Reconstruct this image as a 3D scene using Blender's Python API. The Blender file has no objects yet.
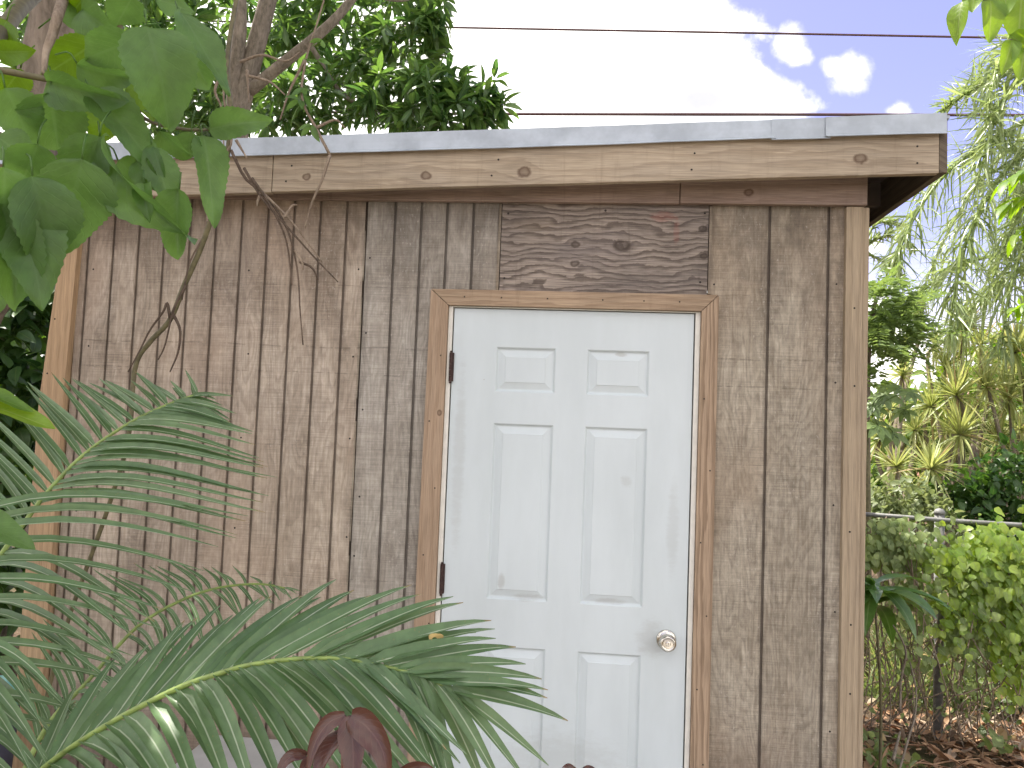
import bpy, math, random
import numpy as np
from mathutils import Vector
random.seed(7); rng = np.random.default_rng(7)
S = bpy.context.scene; C = S.collection
R_ = math.radians

# ------------------------------------------------------------------ camera
FPX = 770.0
YAW, PITCH, ROLL = -0.0911, 0.0572, 0.0388
CAM = np.array([0.4395, -2.6612, 1.6166])
_F = np.array([math.sin(YAW)*math.cos(PITCH), math.cos(YAW)*math.cos(PITCH), math.sin(PITCH)])
_R0 = np.array([math.cos(YAW), -math.sin(YAW), 0.0]); _U0 = np.cross(_R0, _F)
_R = _R0*math.cos(ROLL) + _U0*math.sin(ROLL); _U = -_R0*math.sin(ROLL) + _U0*math.cos(ROLL)
def ray(px, py): return _F + (px-512)/FPX*_R - (py-384)/FPX*_U
def at(px, py, Y):
    d = ray(px, py); return CAM + d*((Y-CAM[1])/d[1])
def ground_at(px, py, z=0.0):
    d = ray(px, py); return CAM + d*((z-CAM[2])/d[2])
def pxsize(n, Y): return n/FPX*(Y-CAM[1])
cd = bpy.data.cameras.new('camera'); cam = bpy.data.objects.new('camera', cd); C.objects.link(cam)
cd.sensor_width = 36; cd.lens = FPX/1024*36; cd.clip_start = .05; cd.clip_end = 2000
from mathutils import Matrix
cam.matrix_world = Matrix(((_R[0], _U[0], -_F[0], CAM[0]), (_R[1], _U[1], -_F[1], CAM[1]), (_R[2], _U[2], -_F[2], CAM[2]), (0, 0, 0, 1)))
S.camera = cam

# ------------------------------------------------------------------ node helpers
class N:
    def __init__(s, nt): s.nt = nt
    def n(s, typ, ins=None, out=0, **pr):
        nd = s.nt.nodes.new(typ)
        for k, v in pr.items(): setattr(nd, k, v)
        for k, v in (ins or {}).items():
            sk = nd.inputs[k]
            if isinstance(v, bpy.types.NodeSocket): s.nt.links.new(v, sk)
            elif v is not None:
                if sk.type == 'RGBA' and len(v) == 3: v = (*v, 1)
                sk.default_value = v
        return nd.outputs[out]
    def m(s, op, a, b=None, c=None, clamp=False):
        return s.n('ShaderNodeMath', {0: a, 1: b, 2: c} if c is not None else ({0: a, 1: b} if b is not None else {0: a}), operation=op, use_clamp=clamp)
    def sm(s, x, a, b, lo=0.0, hi=1.0):
        return s.n('ShaderNodeMapRange', {0: x, 1: a, 2: b, 3: lo, 4: hi}, interpolation_type='SMOOTHSTEP')
    def mix(s, f, a, b, bt='MIX'):
        nd = s.nt.nodes.new('ShaderNodeMix'); nd.data_type = 'RGBA'; nd.blend_type = bt
        for k, v in ((0, f), (6, a), (7, b)):
            if isinstance(v, bpy.types.NodeSocket): s.nt.links.new(v, nd.inputs[k])
            else: nd.inputs[k].default_value = (*v, 1) if k and len(v) == 3 else v
        return nd.outputs[2]
    def xyz(s, x, y, z): return s.n('ShaderNodeCombineXYZ', {0: x, 1: y, 2: z})
    def noise(s, vec, scale=1.0, detail=4.0, rough=.55, dist=0.0):
        return s.n('ShaderNodeTexNoise', {'Vector': vec, 'Scale': scale, 'Detail': detail, 'Roughness': rough, 'Distortion': dist})
    def grey(s, v): return s.xyz(v, v, v)
    def sep(s, v):
        nd = s.nt.nodes.new('ShaderNodeSeparateXYZ'); s.nt.links.new(v, nd.inputs[0]); return nd.outputs
def material(name):
    m = bpy.data.materials.new(name); m.use_nodes = True; nt = m.node_tree; nt.nodes.clear()
    return m, N(nt), nt.nodes.new('ShaderNodeOutputMaterial')
def finish(N_, out, col, rough=.7, bump=None, bs=.3, bd=.002, metal=0.0, spec=.4, coat=0.0):
    nrm = None
    if bump is not None: nrm = N_.n('ShaderNodeBump', {'Strength': bs, 'Distance': bd, 'Height': bump})
    ins = {'Base Color': col, 'Roughness': rough, 'Metallic': metal, 'Specular IOR Level': spec, 'Coat Weight': coat}
    if nrm is not None: ins['Normal'] = nrm
    p = N_.n('ShaderNodeBsdfPrincipled', ins); N_.nt.links.new(p, out.inputs[0])
def plain(name, col, rough=.6, metal=0.0, var=.15, scale=20, bs=.15, spec=.4):
    m, k, o = material(name); tc = k.n('ShaderNodeTexCoord', out=3)
    n = k.noise(tc, scale, 5, .6)
    c = k.mix(k.sm(n, .3, .7), tuple(x*(1-var) for x in col), tuple(min(1, x*(1+var)) for x in col))
    finish(k, o, c, rough, n, bs, .003, metal, spec); return m

def wood(name, light, dark, knot=(.09, .05, .03), axis='x', freq=45, amp=2.0, knots=(), rough=.75, blot=.3, lines=.6, fine=.35, grey=None, bs=.25, nscale=(1.2, 9), stains=()):
    m, k, o = material(name); X, Y, Z = k.sep(k.n('ShaderNodeTexCoord', out=3))
    a, b = (X, Z) if axis == 'x' else (Z, X)
    if axis == 'y': a, b = Y, Z
    b = k.m('ADD', b, k.m('MULTIPLY', Y if axis != 'y' else X, .6))
    kd = None; b2 = b
    for (ka, kb, r) in knots:
        wob = k.m('MULTIPLY', k.m('SUBTRACT', k.noise(k.xyz(a, b, 0.0), 40, 2), .5), r*1.3)
        dx = k.m('SUBTRACT', a, ka); dz = k.m('ADD', k.m('SUBTRACT', b, kb), wob)
        d2 = k.m('ADD', k.m('POWER', k.m('DIVIDE', k.m('ABSOLUTE', dx), r*1.35), 2.0), k.m('POWER', k.m('DIVIDE', k.m('ABSOLUTE', dz), r), 2.0))
        g = k.m('EXPONENT', k.m('MULTIPLY', d2, -.16))
        b2 = k.m('SUBTRACT', b2, k.m('MULTIPLY', k.m('MULTIPLY', dz, g), .85))
        q = k.sm(d2, .45, 1.6, 1.0, 0.0); q = k.m('MULTIPLY', q, k.sm(d2, .0, .7, .55, 1.0)); kd = q if kd is None else k.m('MAXIMUM', kd, q)
    n1 = k.noise(k.xyz(k.m('MULTIPLY', a, nscale[0]), k.m('MULTIPLY', b2, nscale[1]), 0.0), 1, 3, .5)
    n2 = k.noise(k.xyz(k.m('MULTIPLY', a, nscale[0]*6), k.m('MULTIPLY', b2, nscale[1]*4), 1.0), 1, 3, .6)
    ph = k.m('ADD', k.m('ADD', k.m('MULTIPLY', b2, freq), k.m('MULTIPLY', n1, amp*2)), k.m('MULTIPLY', n2, amp*.35))
    fr = k.m('FRACT', ph)
    ring = k.m('MULTIPLY', k.sm(fr, .25, .85), k.sm(fr, .9, 1.0, 1.0, 0.0))
    fg = k.noise(k.xyz(k.m('MULTIPLY', a, 9.0), k.m('MULTIPLY', b, 420.0), Y), 1, 3, .6)
    bl = k.noise(k.xyz(k.m('MULTIPLY', a, 3.0), k.m('MULTIPLY', b, 11.0), 3.0), 1, 4, .6)
    c = k.mix(k.m('MULTIPLY', ring, lines), light, dark)
    c = k.mix(k.sm(bl, .42, .72, 0.0, blot), c, grey or tuple(x*.55 for x in dark))
    c = k.mix(1.0, c, k.grey(k.sm(fg, .25, .75, 1-fine, 1+fine*.35)), 'MULTIPLY')
    if kd is not None: c = k.mix(k.m('MULTIPLY', kd, .85), c, knot)
    for (sx, sz, rx, rz_, colr) in stains:
        q = k.m('ADD', k.m('POWER', k.m('ABSOLUTE', k.m('DIVIDE', k.m('SUBTRACT', a, sx), rx)), 2.0), k.m('POWER', k.m('ABSOLUTE', k.m('DIVIDE', k.m('SUBTRACT', b, sz), rz_)), 2.0))
        q = k.m('ADD', q, k.m('MULTIPLY', k.m('SUBTRACT', k.noise(k.xyz(k.m('MULTIPLY', a, 30.0), k.m('MULTIPLY', b, 90.0), 0.0), 1, 3), .5), 2.2))
        c = k.mix(k.sm(q, .1, 1.2, .27, 0.0), c, colr)
    if axis == 'x':
        stk = k.noise(k.xyz(k.m('MULTIPLY', a, 22.0), k.m('MULTIPLY', b, 2.0), 6.0), 1, 5, .7); big_ = k.noise(k.xyz(k.m('MULTIPLY', a, 1.6), k.m('MULTIPLY', b, 1.5), 9.0), 1, 4, .6)
        c = k.mix(k.m('MULTIPLY', k.sm(stk, .52, .74), .34), c, tuple(x*.55 for x in dark))
        c = k.mix(1.0, c, k.grey(k.sm(big_, .32, .68, .84, 1.1)), 'MULTIPLY')
    h = k.m('ADD', k.m('MULTIPLY', fg, .6), k.m('MULTIPLY', ring, -.5))
    finish(k, o, c, rough, h, bs, .003, 0, .25); return m

def siding_mat(name, light, mid, dark, warm, mott=.84, g0=-1.395, gs=.0973):
    m, k, o = material(name); X, Y, Z = k.sep(k.n('ShaderNodeTexCoord', out=3))
    st = k.m('FLOOR', k.m('MULTIPLY', X, 10.25))
    xo = k.m('ADD', X, k.m('MULTIPLY', Y, .7))
    A = k.noise(k.xyz(k.m('MULTIPLY', xo, 5.0), k.m('MULTIPLY', Z, 1.1), k.m('MULTIPLY', st, .23)), 1, 3, .5)
    cath = k.m('FRACT', k.m('MULTIPLY', A, 26.0)); cath = k.m('MULTIPLY', k.sm(cath, .3, .8), k.sm(cath, .86, 1.0, 1.0, 0.0))
    gr = k.noise(k.xyz(k.m('MULTIPLY', xo, 130.0), k.m('MULTIPLY', Z, 5.0), 0.0), 1, 5, .65)
    saw = k.noise(k.xyz(k.m('MULTIPLY', xo, 5.0), k.m('MULTIPLY', Z, 330.0), 0.0), 1, 3, .7)
    saw2 = k.noise(k.xyz(k.m('MULTIPLY', xo, 1.5), k.m('MULTIPLY', Z, 60.0), 4.0), 1, 4, .75)
    bl = k.noise(k.xyz(k.m('MULTIPLY', xo, 9.0), k.m('MULTIPLY', Z, 3.2), 7.0), 1, 5, .62, .6)
    bl2 = k.noise(k.xyz(k.m('MULTIPLY', xo, 26.0), k.m('MULTIPLY', Z, 11.0), 2.0), 1, 4, .6, .8)
    fl = k.noise(k.xyz(k.m('MULTIPLY', xo, 95.0), k.m('MULTIPLY', Z, 60.0), 5.0), 1, 4, .7)
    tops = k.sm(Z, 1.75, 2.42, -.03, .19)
    c = k.mix(k.sm(gr, .3, .7), mid, light)
    c = k.mix(k.m('MULTIPLY', cath, .26), c, dark)
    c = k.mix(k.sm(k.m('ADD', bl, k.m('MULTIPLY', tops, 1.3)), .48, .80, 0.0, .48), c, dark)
    c = k.mix(k.sm(bl2, .56, .78, 0.0, .3), c, tuple(x*.8 for x in dark))
    wr = k.noise(k.xyz(k.m('MULTIPLY', xo, 3.0), k.m('MULTIPLY', Z, 1.5), 9.0), 1, 3, .5)
    c = k.mix(k.sm(wr, .42, .66, 0.0, .55), c, warm)
    tone = k.n('ShaderNodeTexWhiteNoise', {'W': st}, noise_dimensions='1D')
    c = k.mix(1.0, c, k.grey(k.sm(tone, 0.0, 1.0, .92, 1.06)), 'MULTIPLY')
    mt = k.noise(k.xyz(k.m('MULTIPLY', xo, 60.0), k.m('MULTIPLY', Z, 26.0), 8.0), 1, 6, .75, .4)
    c = k.mix(1.0, c, k.grey(k.sm(mt, .28, .72, mott, 1.1)), 'MULTIPLY')
    sw = k.sm(bl, .35, .6, .35, 1.0)
    c = k.mix(sw, c, k.mix(1.0, c, k.grey(k.sm(saw, .25, .75, .74, 1.12)), 'MULTIPLY'))
    c = k.mix(sw, c, k.mix(1.0, c, k.grey(k.sm(saw2, .28, .7, .90, 1.05)), 'MULTIPLY'))
    pt = k.noise(k.xyz(k.m('MULTIPLY', xo, 6.0), k.m('MULTIPLY', Z, 2.6), 20.0), 1, 6, .62, 1.0)
    c = k.mix(1.0, c, k.mix(k.sm(pt, .34, .66), (.84, .82, .79), (1.07, 1.07, 1.06)), 'MULTIPLY')
    gd = k.m('ABSOLUTE', k.m('SUBTRACT', k.m('FRACT', k.m('ADD', k.m('DIVIDE', k.m('SUBTRACT', X, g0), gs), .5)), .5))
    gdn = k.noise(k.xyz(k.m('MULTIPLY', X, 20.0), k.m('MULTIPLY', Z, 9.0), 15.0), 1, 4, .65)
    c = k.mix(k.m('MULTIPLY', k.sm(k.m('MULTIPLY', gd, gs), .003, .016, 1.0, 0.0), k.sm(gdn, .38, .66, .05, .6)), c, dark)
    drk = k.noise(k.xyz(k.m('MULTIPLY', xo, 14.0), k.m('MULTIPLY', Z, 5.5), 12.0), 1, 6, .68, .9)
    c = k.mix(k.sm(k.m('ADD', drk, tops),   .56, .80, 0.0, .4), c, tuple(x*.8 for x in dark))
    low_dark = k.sm(k.m('ADD', Z, k.m('MULTIPLY', bl, .5)), .55, 1.0, .6, 0.0)  # uneven dark brown tint, stronger towards the bottom of the wall
    c = k.mix(low_dark, c, (.085, .055, .042))
    c = k.mix(k.sm(k.m('MULTIPLY', fl, k.sm(bl, .35, .6, .85, 1.1)), .62, .76, 0.0, .35), c, (.62, .57, .50))
    ln = k.m('FRACT', k.m('ADD', k.m('ADD', k.m('MULTIPLY', Z, 2.3), k.m('MULTIPLY', k.noise(k.xyz(0.0, k.m('MULTIPLY', Z, 1.3), 2.0), 1, 2), 3.0)), k.m('MULTIPLY', wr, .05)))
    c = k.mix(k.m('MULTIPLY', k.sm(ln, 0.0, .013, .5, 0.0), k.sm(bl2, .44, .58)), c, tuple(x*.5 for x in dark))
    dep = k.sm(Y, .0026, .006)
    h = k.m('ADD', k.m('MULTIPLY', saw, .6), k.m('MULTIPLY', gr, .7))
    c = k.mix(k.m('MULTIPLY', dep, .7), c, tuple(x*.6 for x in dark))
    finish(k, o, c, .85, h, .45, .003, 0, .2); return m

def leaf_mat(name, c1, c2, mid=None, trans=.35, rough=.42, veins=0.0, spec=.45, dry=None, tcol=None, spots=0.0, tip=0.0):
    """c1..c2: range over the leaves (per mesh island); mid: midrib colour"""
    m, k, o = material(name)
    r = k.n('ShaderNodeNewGeometry', out='Random Per Island')
    uv = k.n('ShaderNodeUVMap'); U, V, _ = k.sep(uv)
    c = k.mix(r, c1, c2)
    ob = k.n('ShaderNodeTexCoord', out=3)
    nz = k.noise(ob, 35, 4, .6)
    c = k.mix(1.0, c, k.grey(k.sm(nz, .3, .7, .88, 1.13)), 'MULTIPLY')
    h = nz
    if dry: c = k.mix(k.sm(k.m('FRACT', k.m('MULTIPLY', r, 7.31)), 1-dry[1]-.02, 1-dry[1]), c, dry[0])
    ab = k.m('ABSOLUTE', k.m('SUBTRACT', U, .5))
    if veins:
        vv = k.m('FRACT', k.m('SUBTRACT', k.m('MULTIPLY', V, 9.0), k.m('MULTIPLY', ab, 5.0)))
        vn = k.m('MULTIPLY', k.sm(k.m('ABSOLUTE', k.m('SUBTRACT', vv, .5)), .02, .09, 1.0, 0.0), veins)
        c = k.mix(vn, c, mid or c2); h = k.m('ADD', nz, k.m('MULTIPLY', vn, -2.0))
    if tip: c = k.mix(k.m('MULTIPLY', k.sm(V, .93, .985), k.sm(k.m('FRACT', k.m('MULTIPLY', r, 13.7)), 1-tip, 1-tip+.2)), c, (.22, .15, .05))
    if spots:
        sp = k.n('ShaderNodeTexVoronoi', {'Vector': ob, 'Scale': 90.0, 'Randomness': 1.0})
        c = k.mix(k.m('MULTIPLY', k.sm(sp, .1, .16, 1.0, 0.0), spots), c, (.3, .2, .07))
    if mid: c = k.mix(k.sm(ab, .012,   .04 if veins else .07, .6 if veins else .8, 0.0), c, mid)
    nrm = k.n('ShaderNodeBump', {'Strength': .25, 'Distance': .003, 'Height': h})
    p = k.n('ShaderNodeBsdfPrincipled', {'Base Color': c, 'Roughness': rough, 'Specular IOR Level': spec, 'Normal': nrm})
    hs = k.n('ShaderNodeHueSaturation', {'Hue': .485, 'Saturation': 1.18, 'Value': 1.75, 'Color': c})
    t = k.n('ShaderNodeBsdfTranslucent', {'Color': hs, 'Normal': nrm})
    s = k.n('ShaderNodeMixShader', {0: trans, 1: p, 2: t}); k.nt.links.new(s, o.inputs[0]); return m

def bark(name, c1, c2, scale=14, stretch=.35, bs=.8):
    m, k, o = material(name); X, Y, Z = k.sep(k.n('ShaderNodeTexCoord', out=3))
    v = k.xyz(X, Y, k.m('MULTIPLY', Z, stretch))
    n = k.noise(v, scale*3, 6, .7, .5); b = k.noise(v, scale*.5, 4, .6)
    c = k.mix(k.sm(n, .3, .7), c2, c1)
    c = k.mix(k.sm(b, .5, .68, 0.0, .55), c, tuple(x*1.5 for x in c1))
    finish(k, o, c, .9, n, bs, .01, 0, .15); return m

# ------------------------------------------------------------------ mesh helper
class MB:
    def __init__(s): s.V = []; s.Fq = []; s.Fn = []; s.UV = []; s.n = 0
    def add(s, V, F, UV=None, mi=0):
        V = np.asarray(V, float); s.V.append(V)
        s.UV.append(np.asarray(UV, float) if UV is not None else np.full((len(V), 2), .25))
        if isinstance(F, np.ndarray): s.Fq.append((F + s.n, mi))
        else: s.Fn += [([i + s.n for i in f], mi) for f in F]
        s.n += len(V)
    def box(s, x0, x1, y0, y1, z0, z1, mi=0):
        s.hexa([(x0, y0, z0), (x1, y0, z0), (x1, y1, z0), (x0, y1, z0), (x0, y0, z1), (x1, y0, z1), (x1, y1, z1), (x0, y1, z1)], mi)
    def hexa(s, P, mi=0):
        s.add(P, [(0, 3, 2, 1), (4, 5, 6, 7), (0, 1, 5, 4), (1, 2, 6, 5), (2, 3, 7, 6), (3, 0, 4, 7)], None, mi)
    def prism(s, poly, y0, y1, mi=0):      # polygon in (x,z), counter-clockwise seen from -y
        n = len(poly); V = [(x, y0, z) for x, z in poly] + [(x, y1, z) for x, z in poly]
        F = [tuple(range(n)), tuple(range(2*n-1, n-1, -1))] + [(i, n+i, n+(i+1) % n, (i+1) % n) for i in range(n)]
        s.add(V, F, None, mi)
    def tube(s, P, rad, sides=8, mi=0, cap=True):
        P = np.asarray(P, float); n = len(P); rad = np.broadcast_to(np.asarray(rad, float), (n,))
        T = np.gradient(P, axis=0); T /= np.linalg.norm(T, axis=1)[:, None] + 1e-12
        u = np.cross(T[0], (0, 0, 1.0)); u = np.cross(T[0], (1.0, 0, 0)) if np.linalg.norm(u) < .1 else u
        V = []; UV = []
        for i in range(n):
            u = u - T[i]*(u@T[i]); u /= np.linalg.norm(u); w = np.cross(T[i], u)
            for j in range(sides):
                t = 2*math.pi*j/sides; V.append(P[i] + rad[i]*(u*math.cos(t) + w*math.sin(t))); UV.append((.2, i/n))
        F = [(i*sides+j, i*sides+(j+1) % sides, (i+1)*sides+(j+1) % sides, (i+1)*sides+j) for i in range(n-1) for j in range(sides)]
        if cap: F += [tuple(range(sides-1, -1, -1)), tuple(range((n-1)*sides, n*sides))]
        s.add(V, F, UV, mi)
    def lathe(s, c, prof, axis=(0, -1, 0), sides=24, mi=0):
        a = np.array(axis, float); a /= np.linalg.norm(a); u = np.cross(a, (0, 0, 1.0))
        u = np.array((1., 0, 0)) if np.linalg.norm(u) < .1 else u/np.linalg.norm(u); w = np.cross(a, u)
        V = [np.array(c) + a*h + r*(u*math.cos(2*math.pi*j/sides) + w*math.sin(2*math.pi*j/sides)) for h, r in prof for j in range(sides)]
        n = len(prof)
        F = [(i*sides+j, (i+1)*sides+j, (i+1)*sides+(j+1) % sides, i*sides+(j+1) % sides) for i in range(n-1) for j in range(sides)]
        F += [tuple(range(sides)), tuple(range(n*sides-1, (n-1)*sides-1, -1))]
        s.add(V, F, None, mi)
    def build(s, name, mats, parent=None, smooth=False, bevel=0.0):
        me = bpy.data.meshes.new(name); off = np.array(parent_loc(parent))
        V = np.concatenate(s.V) - off; UV = np.concatenate(s.UV)
        idx = []; cnt = []; mi = []
        for F, k in s.Fq:
            idx.append(F.ravel()); cnt.append(np.full(len(F), F.shape[1])); mi.append(np.full(len(F), k))
        if s.Fn:
            idx.append(np.array([i for f, _ in s.Fn for i in f])); cnt.append(np.array([len(f) for f, _ in s.Fn])); mi.append(np.array([k for _, k in s.Fn]))
        idx = np.concatenate(idx).astype(np.int32); cnt = np.concatenate(cnt).astype(np.int32); mi = np.concatenate(mi).astype(np.int32)
        me.vertices.add(len(V)); me.vertices.foreach_set('co', V.astype(np.float32).ravel())
        me.loops.add(len(idx)); me.loops.foreach_set('vertex_index', idx)
        me.polygons.add(len(cnt)); st = np.concatenate([[0], np.cumsum(cnt)[:-1]]).astype(np.int32)
        me.polygons.foreach_set('loop_start', st); me.polygons.foreach_set('material_index', mi)
        me.polygons.foreach_set('use_smooth', np.full(len(cnt), smooth))
        uvl = me.uv_layers.new(name='UVMap'); uvl.data.foreach_set('uv', UV[idx].astype(np.float32).ravel())
        me.update(calc_edges=True); me.validate()
        for m in (mats if isinstance(mats, (list, tuple)) else [mats]): me.materials.append(m)
        o = bpy.data.objects.new(name, me); C.objects.link(o)
        if parent: o.parent = parent
        if bevel:
            b = o.modifiers.new('bevel', 'BEVEL'); b.width = bevel; b.segments = 2; b.limit_method = 'ANGLE'; b.angle_limit = R_(50)
        return o
def parent_loc(p):
    v = np.zeros(3)
    while p is not None: v += np.array(p.location); p = p.parent
    return v
def tag(o, label=None, cat=None, group=None, kind=None):
    if label: o['label'] = label
    if cat: o['category'] = cat
    if group: o['group'] = group
    if kind: o['kind'] = kind
    return o
def thing(name, label, cat, loc=(0, 0, 0), group=None):
    o = bpy.data.objects.new(name, None); o.empty_display_size = .1; C.objects.link(o); o.location = [float(x) for x in loc]
    return tag(o, label, cat, group)

def spline(P, n):
    P = np.asarray(P, float); k = len(P); out = []
    Q = np.vstack([2*P[0]-P[1], P, 2*P[-1]-P[-2]])
    for t in np.linspace(0, k-1-1e-6, n):
        i = int(t); u = t-i; a, b, c, d = Q[i], Q[i+1], Q[i+2], Q[i+3]
        out.append(.5*((2*b)+(-a+c)*u+(2*a-5*b+4*c-d)*u*u+(-a+3*b-3*c+d)*u**3))
    return np.array(out)
def interp(P, s, ss=None):
    P = np.asarray(P, float); ss = np.linspace(0, 1, len(P)) if ss is None else ss
    return np.array([np.interp(s, ss, P[:, i]) for i in range(P.shape[1])])
def nrm(v): v = np.asarray(v, float); return v/(np.linalg.norm(v)+1e-12)
def frame(d, up):
    Y = nrm(d); Z = np.asarray(up, float) - Y*(np.dot(up, Y)); 
    if np.linalg.norm(Z) < 1e-3: Z = np.cross(Y, (1., .2, 0))
    Z = nrm(Z); X = np.cross(Y, Z); return np.stack([X, Y, Z], 1)   # columns
PROF = {
 'lance': lambda t: np.sin(np.pi*np.clip(t, 0, 1)**.8)**.85,
 'ovate': lambda t: np.sin(np.pi*np.clip(t, 0, 1)**.62)**.8,
 'heart': lambda t: np.clip(np.sqrt(np.clip(1-(1-t/.28)**2, 0, 1))*(t < .28) + (t >= .28)*np.cos(np.clip((t-.28)/.72, 0, 1)*np.pi/2)**.85, 0, 1),
 'strap': lambda t: np.clip(t/.08, .25, 1)*np.clip((1-t)/.55, 0, 1)**.75,
}
def leaf_tpl(prof='lance', n=6, m=1, wl=.3, fold=.25, droop=.5, serr=0.0, ripple=0.0, seed=0):
    """unit-length leaf along +Y, width wl, bending down (-Z)"""
    r = np.random.default_rng(seed); t = np.linspace(0, 1, n+1); w = PROF[prof](t)*wl/2; w[-1] = .002; w[0] = max(w[0], .006)
    if serr: w = w*(1+serr*np.where(np.arange(n+1) % 2, 1, -1)*(t > .08)*(t < .97))
    th = -droop*t; dy = np.cos(th)/n; dz = np.sin(th)/n
    y = np.concatenate([[0], np.cumsum(dy)[:-1]]); z = np.concatenate([[0], np.cumsum(dz)[:-1]])
    J = np.linspace(-1, 1, 2*m+1); V = []; UV = []
    p1, p2 = r.uniform(0, 6, 2)
    for i in range(n+1):
        for j in J:
            x = j*w[i]; up = fold*abs(x) + ripple*wl*abs(j)**1.5*math.sin(t[i]*9+p1+(2 if j < 0 else 0)) + ripple*.5*wl*math.sin(t[i]*5+p2)
            V.append((x, y[i]-up*math.sin(th[i]), z[i]+up*math.cos(th[i]))); UV.append((.5+j/2, t[i]))
    k = 2*m+1
    F = np.array([(i*k+j, i*k+j+1, (i+1)*k+j+1, (i+1)*k+j) for i in range(n) for j in range(k-1)])
    return np.array(V), F, np.array(UV)
def put(mb, T, pos, d, up, L, W=None, mi=0):
    V = T[0]*np.array([L if W is None else W, L, L]); mb.add(V@frame(d, up).T + pos, T[1], T[2], mi)
def strip(mb, P, w, up, fold=.3, mi=0, taper=True):
    """folded ribbon along polyline P (n,3), half widths w (n,)"""
    n = len(P); T = np.gradient(P, axis=0); T /= np.linalg.norm(T, axis=1)[:, None]+1e-12
    up = np.asarray(up, float); X = np.cross(T, up); X /= np.linalg.norm(X, axis=1)[:, None]+1e-9; Nn = np.cross(X, T)
    V = np.empty((n*3, 3)); V[0::3] = P-X*w[:, None]+Nn*(fold*w)[:, None]; V[1::3] = P; V[2::3] = P+X*w[:, None]+Nn*(fold*w)[:, None]
    t = np.linspace(0, 1, n); UV = np.empty((n*3, 2)); UV[0::3] = np.stack([0*t, t], 1); UV[1::3] = np.stack([0*t+.5, t], 1); UV[2::3] = np.stack([0*t+1, t], 1)
    F = np.array([(i*3+j, i*3+j+1, i*3+j+4, i*3+j+3) for i in range(n-1) for j in (0, 1)]); mb.add(V, F, UV, mi)
def rdir(up=0.0):
    v = rng.normal(size=3); v[2] += up; return nrm(v)

# ------------------------------------------------------------------ materials
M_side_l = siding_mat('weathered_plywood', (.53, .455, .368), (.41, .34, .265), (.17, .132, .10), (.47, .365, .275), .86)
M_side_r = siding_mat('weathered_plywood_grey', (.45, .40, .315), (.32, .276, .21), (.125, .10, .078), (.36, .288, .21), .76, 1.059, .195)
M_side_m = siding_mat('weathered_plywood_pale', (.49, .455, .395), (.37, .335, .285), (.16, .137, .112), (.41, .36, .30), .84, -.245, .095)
M_fascia = wood('weathered_pine', (.43, .35, .25), (.28, .215, .145), axis='x', freq=34, amp=2.6, lines=.55, blot=.3, fine=.3, grey=(.27, .235, .19),
    knots=((-.53, 2.375, .011), (-.112, 2.382, .014), (.222, 2.398, .017), (1.31, 2.452, .016), (-1.1, 2.36, .012)))
M_frieze = wood('brown_pine', (.33, .245, .19), (.245, .17, .125), axis='x', freq=30, lines=.5, blot=.35, knots=((.98, 2.427, .012), (-.9, 2.44, .01)))
M_header = wood('aged_plywood', (.33, .275, .225), (.105, .08, .063), knot=(.05, .036, .027), axis='x', freq=40, amp=2.6, lines=.8, blot=.6, fine=.6, grey=(.16, .135, .125),
    knots=((.40, 2.263, .012), (.56, 2.262, .021), (.40, 2.195, .012), (.835, 2.325, .011), (.84, 2.23, .01)), nscale=(3.2, 8), stains=((.70, 2.365, .05, .02, (.30, .07, .05)), (.745, 2.31, .012, .05, (.28, .09, .07)), (.25, 2.33, .09, .03, (.20, .15, .10)), (.62, 2.15, .16, .03, (.10, .085, .075))))
M_case_v = wood('cedar_trim_upright', (.41, .30, .20), (.215, .145, .09), axis='z', freq=70, amp=2.6, lines=.7, blot=.25, fine=.35, nscale=(.8, 14))
M_case_v2 = wood('cedar_trim_plain', (.40, .29, .195), (.30, .205, .13), axis='z', freq=32, amp=2.4, lines=.45, blot=.3, fine=.3, nscale=(.9, 12), knots=((1.66, -.062, .008),))
M_case_h = wood('cedar_trim_level', (.40, .295, .195), (.265, .18, .112), axis='x', freq=44, amp=2.6, lines=.55, blot=.2, fine=.3)
M_post = wood('pine_post', (.385, .305, .205), (.28, .215, .138), axis='z', freq=42, amp=1.6, lines=.55, blot=.3, fine=.3, nscale=(.6, 8), grey=(.20, .155, .115))
M_post_l = wood('pine_post_pale', (.50, .345, .20), (.38, .25, .14), axis='z', freq=38, amp=1.6, lines=.5, blot=.25, fine=.3, nscale=(.6, 8))
M_nail = plain('nail_head', (.03, .025, .022), .6, .4)
M_dark = plain('dark_sheathing', (.075, .058, .045), .9)
M_flash = plain('painted_metal', (.40, .445, .485), .4, .0, .16, 9, .12)
M_jamb = plain('cream_paint', (.70, .68, .60), .45, 0, .06, 30)
M_hinge = plain('rusty_hinge', (.06, .035, .03), .65, .5, .3, 60)
M_knob = plain('satin_nickel', (.60, .57, .50), .22, 1.0, .06, 60, .03)
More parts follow.
